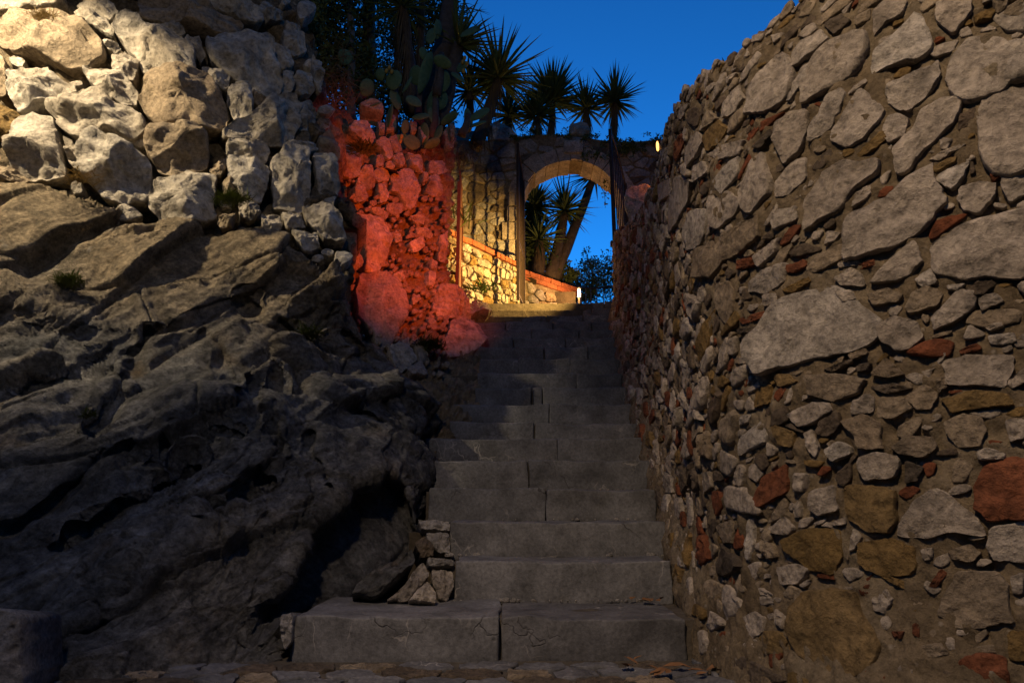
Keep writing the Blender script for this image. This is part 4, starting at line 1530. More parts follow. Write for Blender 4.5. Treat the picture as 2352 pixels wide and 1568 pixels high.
dsp = 0.06 * fbm(flat * 3.0, 4) + 0.05 * fbm(flat * 11.0, 4, 0.6) + 0.02 * fbm(flat * 30, 2)
G2 = (flat + Nn * dsp[:, None]).reshape(rowsN, colsN, 3)
e1 = G2[:, -1] + np.array([-0.10, 0.22, 0.0])
e2 = G2[:, -1] + np.array([-1.2, 0.5, 0.0])
V = np.concatenate([G2.reshape(-1, 3), e1, e2])
F = grid_faces(rowsN, colsN)
prev = np.arange(rowsN) * colsN + colsN - 1
for k in range(2):
    cur = rowsN * colsN + k * rowsN + np.arange(rowsN)
    F += [(prev[i], prev[i + 1], cur[i + 1], cur[i]) for i in range(rowsN - 1)]
    prev = cur
bank = thing('rubble_bank', P(960, 900, 5.5), 'bank of rough boulders and rubble lit red by the wall lamp', 'rubble bank')
obj('conglomerate', V, F, 'mortar', bank)
za, zb_ = Z((1300, 450), 2.8514), Z((1300, 900), 2.6129)
RA = [
 [(170,390),(330,370),(400,560),(400,720),(290,740),(215,700),(165,520)],
 [(250,170),(360,90),(480,140),(570,290),(540,370),(430,310),(300,230)],
 [(560,330),(650,290),(720,320),(780,500),(720,540),(650,440)],
 [(720,290),(800,270),(880,440),(810,470),(760,390)],
 [(420,600),(500,610),(555,690),(565,850),(480,910),(430,830),(370,790)],
 [(560,650),(660,630),(740,700),(720,780),(620,800),(560,740)],
 [(570,500),(650,490),(680,550),(660,610),(580,630)],
 [(690,570),(750,555),(785,620),(770,660),(700,620)],
 [(590,800),(690,830),(720,950),(690,1020),(630,1030),(610,930)],
 [(320,840),(430,830),(490,940),(470,1010),(360,1030)],
 [(760,500),(850,460),(910,500),(910,590),(860,640),(800,600)],
 [(930,460),(1090,490),(1115,600),(1100,700),(1040,650),(970,600),(960,520)],
 [(740,720),(860,655),(970,660),(1030,780),(1060,920),(1040,1010),(970,1130),(880,1030),(820,930),(740,900)],
 [(1110,680),(1160,700),(1185,780),(1120,800)],
 [(1180,720),(1290,710),(1330,880),(1320,960),(1200,950),(1150,890)],
 [(1170,560),(1350,560),(1400,680),(1300,710),(1190,690)],
 [(500,1090),(620,1090),(720,1170),(680,1220),(560,1170)],
 [(370,1190),(480,1160),(590,1190),(700,1320),(740,1480),(700,1700),(600,1830),(480,1800),(440,1640),(390,1450),(385,1300)],
 [(700,1040),(880,1030),(890,1130),(800,1180),(700,1120)],
 [(960,1180),(1050,1170),(1180,1220),(1170,1290),(1040,1270)],
 [(1030,1310),(1150,1320),(1240,1400),(1190,1440),(1050,1390)],
 [(1330,250),(1420,120),(1470,110),(1490,260),(1450,420),(1390,440)],
]
RB = [
 [(330,540),(540,540),(640,560),(740,690),(770,770),(830,960),(740,1180),(650,1280),(500,1130),(330,990),(300,880)],
 [(1090,360),(1175,380),(1160,500),(1090,470)],
 [(1060,490),(1140,490),(1140,650),(1070,630)],
 [(1100,690),(1150,670),(1175,720),(1130,740)],
 [(1150,650),(1330,650),(1370,780),(1380,980),(1200,950),(1120,870)],
 [(1290,1060),(1340,1000),(1450,985),(1560,1050),(1690,1200),(1640,1280),(1480,1330),(1320,1340),(1250,1230)],
 [(1060,990),(1110,970),(1190,1080),(1100,1070)],
 [(640,1310),(740,1260),(860,1190),(880,1300),(960,1420),(850,1490),(770,1540),(680,1400)],
 [(900,1240),(960,1210),(1110,1410),(1000,1430)],
 [(860,1490),(980,1440),(1090,1560),(900,1560)],
 [(700,520),(790,480),(830,560),(760,620)],
 [(720,100),(770,90),(790,180),(730,190)],
 [(900,760),(960,730),(990,790),(930,830)],
 [(870,180),(1010,120),(1020,250),(930,290)],
 [(1180,120),(1280,60),(1260,400),(1190,380)],
 [(250,250),(330,240),(400,420),(330,470),(260,400)],
]
for zf, lst in ((za, RA), (zb_, RB)):
    for i, pl in enumerate(lst):
        q = zf(pl)
        cq = q.mean(0)
        w = P(q[:, 0], q[:, 1], DR(q[:, 0], q[:, 1]))
        n = surf_normal(DR, cq[0], cq[1], 20) * np.array([1, 1, 0.7])
        a = math.sqrt(np.ptp(q[:, 0]) * np.ptp(q[:, 1])) / FPX * w[:, 1].mean()
        sd += 1
        stone(bank, w, n, float(np.clip(0.26 * a, 0.04, 0.12)), 0.15, sd, 'boulder_stone' if i % 3 else 'pale_stone', 2, facet=0.8, rough=0.22, corner=0.12, cuts=5, fine=0.016)
# small rubble in the bank
mb = MB()
rr = np.random.default_rng(45)
for _ in range(420):
    c = np.array([rr.uniform(800, 1030), rr.uniform(380, 860)])
    r_ = rr.uniform(3, 8)
    an = np.linspace(0, 2 * math.pi, 6, endpoint=False) + rr.uniform(0, 1)
    q = c + np.stack([np.cos(an), np.sin(an)], 1) * r_ * rr.uniform(0.7, 1.3, (6, 1))
    w = P(q[:, 0], q[:, 1], DR(q[:, 0], q[:, 1]) + 0.02)
    V, F, _, _ = stone_geo(w, surf_normal(DR, c[0], c[1]), r_ / FPX * 6 * 0.9, 0.03, int(rr.integers(9999)), 0)
    mb.add(V, F)
o = mb.build('small_stones', 'limestone_tan', bank, smooth=True)
o['kind'] = 'stuff'

# two boulders at the foot of the bank
q = zb_([(1345, 700), (1360, 670), (1420, 690), (1490, 780), (1525, 1005), (1480, 1040), (1380, 1010), (1360, 850)])
b1 = stone(None, P(q[:, 0], q[:, 1], 6.86), (0.3, -1, 0.2), 0.14, 0.2, 901, 'boulder_stone', 2, 'boulder')
tag(b1, 'grey boulder in shade between the red bank and the lamp-lit rock', 'boulder', kind='thing')
q = zb_([(1490, 900), (1530, 830), (1600, 805), (1720, 825), (1755, 900), (1700, 945), (1560, 955), (1515, 1000)])
b2 = stone(None, P(q[:, 0], q[:, 1], 7.38), (0.3, -1, 0.4), 0.13, 0.3, 902, 'boulder_stone', 2, 'boulder')
tag(b2, 'pale rock in bright yellow light at the end of the upper steps', 'boulder', kind='thing')
# squared block in the near corner
q = np.array([(-60, 1392), (20, 1396), (50, 1410), (56, 1500), (60, 1600), (-60, 1620)])
b3 = stone(None, P(q[:, 0], q[:, 1], 2.25), (0.2, -1, 0.1), 0.04, 0.3, 903, 'pale_stone', 2, 'stone_block', corner=0.1, facet=0.4, fine=0.012)
tag(b3, 'pale squared stone block at the foot of the outcrop, cut by the frame', 'stone block', kind='thing')
#PART3

# ------------------------------------------------------------------ low walls with brick coping
def low_wall(name, label, A, Bp, z0, z1, size, seed, mats, courses, brick_len, thick=0.3):
    A = np.array(A, float); Bp = np.array(Bp, float)
    L_ = np.linalg.norm(Bp - A)
    t = (Bp - A) / L_
    n = np.array([t[1], -t[0]])
    root = thing(name, (*A, z0), label, 'wall')
    ch = 0.075 * courses
    v, f = [], []
    nu, nv = int(L_ / 0.03), int((z1 - ch - z0) / 0.03)
    U, Vv = np.meshgrid(np.linspace(0, L_, nu), np.linspace(z0, z1 - ch, nv))
    pts = np.stack([A[0] + t[0] * U, A[1] + t[1] * U, Vv], -1).reshape(-1, 3)
    pts[:, :2] -= n * (0.018 + 0.02 * fbm(pts * 9, 3))[:, None]
    mb = MB()
    mb.add(pts, grid_faces(nv, nu))
    bk = -n * thick
    c = [A + bk, Bp + bk, A - n * 0.05, Bp - n * 0.05]
    mb.add([(*c[0], z0), (*c[1], z0), (*c[1], z1 - ch), (*c[0], z1 - ch), (*c[2], z0), (*c[3], z0), (*c[3], z1 - ch), (*c[2], z1 - ch)],
           [(0, 1, 2, 3), (3, 2, 6, 7), (0, 3, 7, 4), (1, 5, 6, 2)])
    mb.build('mortar_core', 'mortar', root)
    for i, c in enumerate(rubble(0.0, L_, z0, z1 - ch - 0.02, size, 1.45, seed, gap=0.012)):
        c[:, 1] = np.minimum(c[:, 1], z1 - ch - 0.01)
        c[:, 0] = np.clip(c[:, 0], 0, L_)
        w = np.stack([A[0] + t[0] * c[:, 0], A[1] + t[1] * c[:, 0], c[:, 1]], 1)
        if np.ptp(c[:, 0]) < 0.03 or np.ptp(c[:, 1]) < 0.02:
            continue
        stone(root, w, (n[0], n[1], 0), 0.035 + 0.02 * ((i * 37) % 5) / 5, 0.05, seed * 50 + i, mats[i % len(mats)], 1, facet=0.8, rough=0.35, corner=0.16)
    rr = np.random.default_rng(seed)
    for k in range(courses):
        u = -brick_len * (0.5 if k % 2 else 0.0)
        zc = z1 - ch + 0.075 * k
        while u < L_:
            ln = brick_len * rr.uniform(0.94, 1.05)
            a, b = max(u, 0.0), min(u + ln - 0.008, L_)
            if b - a > 0.03:
                V, F = block_geo(a, b, -0.02, thick - 0.02, zc + 0.004, zc + 0.072, int(rr.integers(999)), bev=0.006, step=0.09, wear=0.004)
                W_ = np.stack([A[0] + t[0] * V[:, 0] - n[0] * V[:, 1], A[1] + t[1] * V[:, 0] - n[1] * V[:, 1], V[:, 2]], 1)
                obj('brick', W_, F, 'brick', root)
            u += ln
    return root


low_wall('retaining_wall', 'low rubble wall with brick coping glowing yellow in the lamplight', (-0.92, 7.32), (0.10, 8.74), 2.3, 3.80, 0.115, 61,
         ['pale_stone', 'pale_stone', 'limestone_tan', 'limestone', 'pale_stone', 'limestone_ochre'], 1, 0.24)
low_wall('garden_wall', 'low dim rubble wall with brick coping seen through the arch', (0.16, 9.26), (1.0, 10.1), 3.0, 3.90, 0.14, 62,
         ['pale_stone', 'wall_rubble', 'limestone_tan'], 2, 0.24)

# ------------------------------------------------------------------ arch
AX, AR, AZ, AY0, AY1, ATOP = 0.84, 0.71, 4.66, 8.80, 9.23, 5.74
AXL, AXR = AX - AR, AX + AR
arch = thing('arched_gateway', (AX, AY0, SZ[17]), 'rubble masonry wall with a round arched gateway at the top of the steps', 'archway')
mb = MB()
WXL, WXR = -1.7, 3.4
NS = 28
ang = np.linspace(math.pi, 0, NS)
ax_, az_ = AX + AR * np.cos(ang), AZ + AR * np.sin(ang)


def topz(x):
    return ATOP + 0.05 * np.sin(np.asarray(x) * 3.1) - 0.05 * np.clip(np.asarray(x) - 1.2, 0, 2)


def panel(xs0, zs0, xs1, zs1):
    """prism between two profiles, front to back"""
    n_ = len(xs0)
    V = []
    for y in (AY0 + 0.03, AY1 - 0.02):
        for x, z in zip(xs0, zs0):
            V.append((x, y, z))
        for x, z in zip(xs1, zs1):
            V.append((x, y, z))
    F = []
    for i in range(n_ - 1):
        F.append((i, i + 1, n_ + i + 1, n_ + i))
        F.append((2 * n_ + i + 1, 2 * n_ + i, 3 * n_ + i, 3 * n_ + i + 1))
        F.append((i + 1, i, 2 * n_ + i, 2 * n_ + i + 1))
        F.append((n_ + i, n_ + i + 1, 3 * n_ + i + 1, 3 * n_ + i))
    F.append((0, n_, 3 * n_, 2 * n_))
    F.append((n_ - 1, 3 * n_ - 1, 4 * n_ - 1, 2 * n_ - 1))
    mb.add(V, F)


lx = np.linspace(WXL, AXL, 20)
rx_ = np.linspace(AXR, WXR, 20)
panel(lx, np.full(20, 2.0), lx, topz(lx))
panel(rx_, np.full(20, 2.0), rx_, topz(rx_))
panel(ax_, az_, ax_, topz(ax_))
mb.build('mortar_core', 'mortar', arch)


def arch_keep(x, z):
    if AXL - 0.24 < x < AXR + 0.24 and z < AZ:
        return False
    if math.hypot(x - AX, z - AZ) < AR + 0.22 and z >= AZ - 0.05:
        return False
    return z < topz(x) - 0.06


for i, c in enumerate(rubble(-1.4, 3.35, 2.9, 5.72, 0.135, 1.6, 71, gap=0.012, jitter=0.95, keep=arch_keep)):
    w = np.stack([c[:, 0], np.full(len(c), AY0 + 0.026), c[:, 1]], 1)
    stone(arch, w, (0, -1, 0), 0.016 + 0.016 * ((i * 31) % 7) / 7, 0.05, 7000 + i, ['wall_rubble', 'wall_rubble', 'pale_stone', 'dark_stone', 'wall_rubble', 'limestone_tan'][i % 6], 1, facet=0.7, rough=0.35)


def wedge(a0, a1, r0, r1, y0, y1, seed, mat, name):
    V = []
    m = 5
    for y in np.linspace(y0, y1, 5):
        for a in np.linspace(a0, a1, m):
            for r in (r0, (r0 + r1) / 2, r1):
                V.append((AX + r * math.cos(a), y, AZ + r * math.sin(a)))
    V = np.array(V)
    idx = np.arange(5 * m * 3).reshape(5, m, 3)
    F = []

    def quad(a, b, c, d):
        F.append((a, b, c, d))
    for j in range(4):
        for i in range(m - 1):
            quad(idx[j, i, 0], idx[j, i + 1, 0], idx[j + 1, i + 1, 0], idx[j + 1, i, 0])
            quad(idx[j, i, 2], idx[j + 1, i, 2], idx[j + 1, i + 1, 2], idx[j, i + 1, 2])
        for k in range(2):
            quad(idx[j, 0, k], idx[j + 1, 0, k], idx[j + 1, 0, k + 1], idx[j, 0, k + 1])
            quad(idx[j, -1, k], idx[j, -1, k + 1], idx[j + 1, -1, k + 1], idx[j + 1, -1, k])
    for i in range(m - 1):
        for k in range(2):
            quad(idx[0, i, k], idx[0, i, k + 1], idx[0, i + 1, k + 1], idx[0, i + 1, k])
            quad(idx[-1, i, k], idx[-1, i + 1, k], idx[-1, i + 1, k + 1], idx[-1, i, k + 1])
    V = V + 0.008 * np.stack([perlin(V * 9 + seed), perlin(V * 9 + seed + 20), perlin(V * 9 + seed + 40)], 1)
    return obj(name, V, F, mat, arch, smooth=False)


rr = np.random.default_rng(8)
cuts = np.r_[0, np.cumsum(rr.uniform(0.8, 1.25, 13))]
cuts = cuts / cuts[-1] * math.pi
for i in range(13):
    a0, a1 = math.pi - cuts[i], math.pi - cuts[i + 1]
    inner = AR - 0.012 + (0.02 if i % 4 == 2 else 0.0)
    wedge(a0 - 0.007, a1 + 0.007, inner, AR + rr.uniform(0.17, 0.27), AY0 - rr.uniform(0.01, 0.03), AY1 + 0.01, i * 3, 'voussoir', 'voussoir')
for side in (0, 1):
    z = SZ[17] - 0.35
    k = 0
    while z < AZ - 0.05:
        h = min(rr.uniform(0.24, 0.42), AZ - 0.008 - z)
        w = 0.20 if k % 2 else 0.27
        x0, x1 = (AXL - w, AXL + 0.012) if side == 0 else (AXR - 0.012, AXR + w)
        V, F = block_geo(x0, x1, AY0 - 0.02 - 0.01 * (k % 2), AY1 + 0.01, z + 0.005, z + h - 0.005, 90 + k + side * 40, bev=0.01, step=0.08)
        obj('jamb_block', V, F, 'voussoir', arch)
        z += h
        k += 1
V, F = block_geo(AX - 0.10, AX + 0.17, AY0 - 0.05, AY0 + 0.25, AZ + AR + 0.09, AZ + AR + 0.30, 33, bev=0.02, step=0.05, wear=0.02)
obj('keystone', V, F, 'pale_stone', arch)
q = np.array([(1305, 318), (1308, 290), (1325, 283), (1352, 287), (1356, 312), (1340, 322)])
bt = stone(None, P(q[:, 0], q[:, 1], 8.95), (0, -1, 0.2), 0.10, 0.25, 905, 'pale_stone', 2, 'boulder')
tag(bt, 'pale boulder sitting on top of the arch among the yuccas', 'boulder', kind='thing')
q = np.array([(1118, 330), (1122, 290), (1140, 276), (1165, 290), (1192, 318), (1180, 332)])
bt = stone(None, P(q[:, 0], q[:, 1], 8.9), (0, -1, 0.2), 0.10, 0.3, 906, 'boulder_stone', 2, 'boulder')
tag(bt, 'grey pointed boulder on the wall behind the leaning yucca', 'boulder', kind='thing')
# broken end of a second wall behind the tall wall, catching orange light
q = np.array([(1432, 470), (1440, 428), (1482, 424), (1500, 440), (1500, 500), (1450, 520)])
pe = stone(None, P(q[:, 0], q[:, 1], 7.9), (-0.3, -1, 0.1), 0.12, 0.4, 907, 'wall_rubble', 2, 'stone_block')
tag(pe, 'dark stone block behind the tall wall beside the gate, its top lit orange', 'stone block', kind='thing')
q = np.array([(1428, 590), (1430, 520), (1452, 500), (1500, 498), (1500, 620)])
pe = stone(None, P(q[:, 0], q[:, 1], 7.95), (-0.3, -1, 0.1), 0.12, 0.5, 908, 'wall_rubble', 2, 'stone_block')
tag(pe, 'larger dim stone block under the one with the orange-lit top', 'stone block', kind='thing')

# ------------------------------------------------------------------ iron gate leaves


def gate_leaf(label, hinge, free, z0, zh, zf, nb, mat, spike=0.10):
    """barred leaf from hinge stile to free stile, arched top from zh up to zf"""
    hx = np.array(hinge, float); fx = np.array(free, float)
    root = thing('gate_leaf', (*hx, z0), label, 'gate', 'iron gate leaves standing open on the stairs')
    side = np.array([*(fx - hx), 0.0]); side /= np.linalg.norm(side)
    perp = np.array([-side[1], side[0], 0])

    def pt(u, z):
        p = hx + (fx - hx) * u
        return np.array([p[0], p[1], z])

    def ztop(u):
        return zh + (zf - zh) * math.sin(u * math.pi / 2)
    for nm, u in (('stile', 0.0), ('stile', 1.0)):
        m_ = MB()
        m_.bar(pt(u, z0), pt(u, ztop(u)), 0.035, 0.035, side)
        m_.build(nm, mat, root)
    for z in (z0 + 0.1, z0 + 0.42 * (zh - z0)):
        m_ = MB()
        m_.bar(pt(0, z), pt(1, z), 0.03, 0.012, (0, 0, 1))
        m_.build('rail', mat, root)
    m_ = MB()
    us = np.linspace(0, 1, 9)
    for a, b in zip(us[:-1], us[1:]):
        m_.bar(pt(a, ztop(a) - 0.02), pt(b, ztop(b) - 0.02), 0.03, 0.014, (0, 0, 1))
    m_.build('top_rail', mat, root)
    for i in range(nb):
        u = (i + 1) / (nb + 1)
        m_ = MB()
        z_ = ztop(u) + spike
        m_.tube([pt(u, z0 + 0.08), pt(u, z_ - 0.06)], 0.008, 6)
        if spike:
            m_.tube([pt(u, z_ - 0.07), pt(u, z_ - 0.05), pt(u, z_)], [0.008, 0.014, 0.001], 6)
        m_.build('bar', mat, root)
    for u in (0.3, 0.7):
        m_ = MB()
        zc = z0 + 0.42 * (zh - z0) - 0.07
        th = np.linspace(0, 2 * math.pi, 15)
        m_.tube([pt(u + 0.055 / np.linalg.norm(fx - hx) * math.cos(a), zc + 0.05 * math.sin(a)) for a in th], 0.005, 5)
        m_.build('scroll', mat, root)
    return root


ZL = SZ[17]
gate_leaf('dark iron gate leaf seen edge-on at the left side of the arch', (AXL + 0.03, 8.74), (0.075, 8.10), ZL + 0.02, 5.02, 5.22, 6, 'iron', 0.0)
gate_leaf('dark iron gate leaf with vertical bars against the sky beside the tall wall', (AXR + 0.03, 8.72), (1.275, 7.98), ZL + 0.02, 4.96, 5.36, 7, 'iron', 0.0)
ph, pf = P(1062, 450, 7.72), P(1054, 450, 7.12)
gate_leaf('narrow rust-brown gate leaf with spiked bars in front of the yellow wall', ph[:2], pf[:2], 2.62, 4.16, 4.18, 5, 'rusty_iron', 0.22)

# ------------------------------------------------------------------ lamps
lp = P(1511, 336, 4.05)
lamp = thing('wall_lamp', lp, 'small glowing orange lamp on the far edge of the tall wall', 'lamp')
m_ = MB()
m_.tube([lp + np.array([0.10, 0.05, -0.05]), lp + np.array([0.045, 0.02, -0.01]), lp + np.array([0.02, 0.0, 0.0])], [0.018, 0.02, 0.03], 10)
m_.build('bracket', 'metal_housing', lamp)
m_ = MB()
m_.tube([lp + np.array([-0.002, 0, z]) for z in (-0.036, -0.03, -0.01, 0.012, 0.03, 0.036)], [0.002, 0.007, 0.009, 0.009, 0.006, 0.002], 10)
m_.build('glowing_tube', 'lamp_glow_orange', lamp, smooth=True)
add_lamp('wall_lamp_light', 'SPOT', lp + np.array([-0.06, 0.05, 0.0]), 560, (1.0, 0.10, 0.004), 0.03, target=P(925, 545, 6.3), spot=58, blend=1.0)

bl = P(1330, 672, 9.55)
lamp = thing('bollard_lamp', (bl[0], bl[1], ZL), 'small bright white lamp on a post at the end of the garden wall', 'lamp')
m_ = MB()
m_.tube([(bl[0], bl[1], ZL - 0.01), (bl[0], bl[1], bl[2] - 0.075)], 0.022, 10)
m_.build('post', 'metal_housing', lamp)
m_ = MB()
m_.tube([(bl[0], bl[1], bl[2] + z) for z in (-0.075, -0.06, 0.05, 0.065)], [0.016, 0.024, 0.022, 0.006], 12)
m_.build('glowing_head', 'lamp_glow_warm', lamp, smooth=True)
m_ = MB()
m_.tube([(bl[0], bl[1], bl[2] + 0.066), (bl[0], bl[1], bl[2] + 0.08)], [0.035, 0.02], 12)
m_.build('cap', 'metal_housing', lamp)
add_lamp('bollard_lamp_light', 'POINT', (bl[0] - 0.08, bl[1] - 0.16, bl[2]), 38, (1.0, 0.50, 0.17), 0.03)

# floodlight on the tall wall near the gate, turned to the low wall
fl = np.array([1.172, 7.42, 3.55])
lamp = thing('wall_floodlight', fl, 'small dark floodlight on the far end of the tall wall facing the low wall', 'lamp')
m_ = MB()
m_.box(fl + np.array([-0.03, -0.03, -0.03]), fl + np.array([0.06, 0.03, 0.03]))
m_.build('housing', 'metal_housing', lamp)
m_ = MB()
m_.box(fl + np.array([-0.026, 0.0305, -0.024]), fl + np.array([0.05, 0.034, 0.024]))
m_.build('glass', 'lamp_glow_orange', lamp)
add_lamp('wall_floodlight_light', 'SPOT', fl + np.array([-0.07, 0.02, 0.0]), 700, (1.0, 0.58, 0.15), 0.02, target=(-0.38, 8.3, 3.45), spot=94, blend=0.8)

# lamp tucked behind the tall wall that catches the top of the block beside the gate
add_lamp('ledge_lamp_light', 'POINT', P(1508, 408, 7.72), 2.0, (1.0, 0.22, 0.03), 0.02)

# ------------------------------------------------------------------ railing beyond the arch
rail_pts = [P(1296, 650, 10.4), P(1322, 656, 10.6), P(1345, 662, 10.8), P(1375, 662, 10.9), P(1412, 656, 10.9), P(1450, 655, 11.0)]
rp = smooth_path(np.array(rail_pts), 24)
rail = thing('railing', (rp[12][0], rp[12][1], ZL), 'dark iron railing in front of the shrub beyond the arch', 'railing')
m_ = MB()
m_.tube(rp, 0.014, 6)
m_.build('handrail', 'iron', rail)
for i in range(1, 24, 2):
    m_ = MB()
    m_.tube([(rp[i][0], rp[i][1], ZL - 0.02), rp[i]], 0.008, 5)
    m_.build('baluster', 'iron', rail)

# ------------------------------------------------------------------ planted slopes
def slope_sheet(name, xs, ys, zf, seed):
    X, Y = np.meshgrid(xs, ys)
    p = np.stack([X, Y, zf(X, Y)], -1).reshape(-1, 3)
    p[:, 2] += 0.18 * fbm(p * 1.3 + seed, 4)
    o = obj(name, p, grid_faces(len(ys), len(xs))[:], 'earth', None, p.mean(0))
    o['kind'] = 'structure'
    return o


slope_sheet('hillside', np.linspace(-14, -1.15, 80), np.linspace(6.2, 22, 90), lambda X, Y: 4.05 + 0.62 * (Y - 6.3) - 0.25 * np.clip(X + 1.9, 0, 1), 3)
slope_sheet('garden_bed', np.linspace(-1.6, 0.35, 30), np.linspace(9.28, 13, 30), lambda X, Y: 3.75 + 0.05 * (Y - 9.3) + 0 * X, 5)
mb = MB()
mb.box((0.3, 9.75, 3.0), (0.95, 13.0, 3.72))
o = mb.build('planting_mound', 'earth')
o['kind'] = 'structure'

# ------------------------------------------------------------------ plants


def blade(mb, base, dirn, length, width, droop, seed, seg=4, fold=0.35):
    """stiff pointed leaf, keeled along its middle"""
    d0 = np.array(dirn, float); d0 /= np.linalg.norm(d0)
    side = np.cross(d0, (0, 0, 1.0))
    if np.linalg.norm(side) < 0.05:
        side = np.array([1.0, 0, 0])
    side /= np.linalg.norm(side)
    p = np.array(base, float)
    V = []
    prof = [0.75, 1.0, 0.82, 0.45, 0.0] if seg == 4 else list(np.interp(np.linspace(0, 1, seg + 1), [0, 0.25, 0.5, 0.75, 1], [0.75, 1.0, 0.82, 0.45, 0.0]))
    dcur = d0.copy()
    for i in range(seg + 1):
        w = width * prof[i]
        up = np.cross(side, dcur)
        V += [p - side * w / 2 + up * w * fold * 0.5, p - up * w * fold * 0.5, p + side * w / 2 + up * w * fold * 0.5]
        p = p + dcur * length / seg
        dcur = dcur + np.array([0, 0, -droop / seg])
        dcur /= np.linalg.norm(dcur)
    F = []
    for i in range(seg):
        a = i * 3
        F += [(a, a + 1, a + 4, a + 3), (a + 1, a + 2, a + 5, a + 4)]
    mb.add(V, F)


def rosette(c, n, length, width, seed, low=-0.5, tilt=(0, 0, 0), droop=0.15):
    rr = np.random.default_rng(seed)
    mb = MB()
    n = int(n * 1.15)
    for i in range(n):
        zz = low + (1 - low) * (i + 0.5) / n
        zz = np.clip(zz + rr.normal() * 0.06, -0.9, 0.99)
        a = i * 2.399963 + rr.normal() * 0.15
        r = math.sqrt(1 - zz * zz)
        dv = np.array([r * math.cos(a), r * math.sin(a), zz]) + np.array(tilt)
        ln = length * 1.22 * rr.uniform(0.62, 1.15) * (1.0 if zz > -0.1 else 0.85)
        blade(mb, np.array(c) + dv / np.linalg.norm(dv) * 0.03 + np.array([0, 0, -0.10 * (1 - zz)]) * length, dv, ln, width * rr.uniform(0.85, 1.15), droop * rr.uniform(0.3, 1.6) * (1.4 - zz), seed)
    return mb


def skirt(path, n, length, seed, spread=0.25, width=0.012):
    """dead leaves hanging down along a trunk"""
    rr = np.random.default_rng(seed)
    path = np.asarray(path)
    mb = MB()
    for i in range(n):
        t = rr.uniform(0, 1)
        p = path[0] + (path[-1] - path[0]) * t
        a = rr.uniform(0, 6.28)
        off = np.array([math.cos(a), math.sin(a), 0])
        blade(mb, p + off * 0.04, off * spread + np.array([0, 0, -1.0]), length * rr.uniform(0.5, 1.2), width * rr.uniform(0.6, 1.4), 0.5, seed, 3, 0.2)
    return mb


def yucca(label, crown, base, n, length, width, seed, low=-0.45, mat='yucca_leaf', sk=0, sklen=0.3, trunk_r=0.07, tilt=(0, 0, 0), group='yuccas'):
    crown = np.array(crown, float); base = np.array(base, float)
    root = thing('yucca', base, label, 'yucca', group)
    mid = (crown + base) / 2 + np.array([0.03, 0.02, 0])
    pth = smooth_path(np.array([base, mid, crown - np.array([0, 0, 0.05])]), 9)
    m_ = MB()
    m_.tube(pth, np.linspace(trunk_r * 1.25, trunk_r * 0.8, 9), 9, 0.08, seed)
    m_.build('trunk', 'bark', root, smooth=True)
    rosette(crown, n, length, width, seed, low, tilt).build('crown', mat, root)
    if sk:
        skirt([crown, base + (crown - base) * 0.25], sk, sklen, seed + 5).build('dead_leaves', 'dead_leaf', root)
    return root


# along the top of the arch
for lab, (cx, cy, d_), (bx, by), n, ln, wd, low in (
    ('dense tall yucca standing on the arch wall left of the pale boulder', (1268, 225, 9.3), (1262, 330), 150, 0.50, 0.045, -0.2),
    ('broad yucca overlapping the dense one on its left', (1232, 262, 9.2), (1236, 335), 90, 0.40, 0.042, -0.2),
    ('slim yucca just right of the pale boulder on the arch', (1346, 246, 9.35), (1346, 330), 80, 0.42, 0.036, -0.3),
    ('rightmost yucca, a round spiky head against open sky', (1412, 228, 9.2), (1406, 335), 110, 0.43, 0.034, -0.55),
    ('low yucca behind the leaning yucca near the grey pointed boulder', (1168, 262, 9.5), (1165, 330), 80, 0.42, 0.04, -0.3)):
    yucca(lab, P(cx, cy, d_), P(bx, by, d_), n, ln, wd, int(cx), low, sk=90 if cx > 1300 else 60, sklen=0.3, trunk_r=0.05, group='yuccas along the arch wall')
# the big ones on the slope at the left
yucca('large yucca leaning over the arch wall with hanging dead leaves', P(1145, 172, 7.7), P(1092, 338, 7.55), 90, 0.55, 0.046, 81, -0.35, sk=230, sklen=0.42, trunk_r=0.07, group='yuccas on the slope')
yucca('yucca with long upright leaves beside the cactus pads', P(1078, 205, 7.9), P(1072, 300, 7.9), 60, 0.52, 0.034, 82, -0.2, sk=30, trunk_r=0.05, group='yuccas on the slope')
yucca('yucca crown cut by the top of the picture above a ragged skirt', P(925, 8, 7.4), P(945, 262, 7.4), 80, 0.55, 0.03, 83, -0.4, sk=260, sklen=0.5, trunk_r=0.075, group='yuccas on the slope')
yucca('thin-trunked yucca next to the ragged one, its head out of the picture', P(968, -60, 7.8), P(958, 230, 7.8), 60, 0.5, 0.03, 84, -0.5, sk=140, sklen=0.45, trunk_r=0.05, group='yuccas on the slope')
yucca('tall yucca with a thick grey trunk and leaves bursting to its right', P(1052, 98, 7.1), P(985, 330, 7.0), 46, 0.46, 0.04, 85, -0.5, sk=40, sklen=0.3, trunk_r=0.10, tilt=(0.55, 0, 0), group='yuccas on the slope')
tr = thing('tree', P(1000, 300, 7.1), 'thick bare trunk rising behind the cactus to the picture top', 'tree')
m_ = MB()
m_.tube(smooth_path(np.array([P(985, 330, 7.1), P(1003, 180, 7.1), P(1025, 80, 7.1), P(1042, -60, 7.1)]), 14), np.linspace(0.16, 0.085, 14), 12, 0.06, 2)
m_.build('trunk', 'bark', tr, smooth=True)
m_ = MB()
rr = np.random.default_rng(77)
for k in range(26):
    c = P(rr.uniform(1040, 1062), rr.uniform(-30, 60), 7.1)
    blade(m_, c, (rr.uniform(-0.2, 0.9), rr.normal() * 0.4, rr.uniform(-0.9, 0.9)), rr.uniform(0.3, 0.5), 0.02, 0.4, k)
m_.build('leaves', 'yucca_leaf', tr)

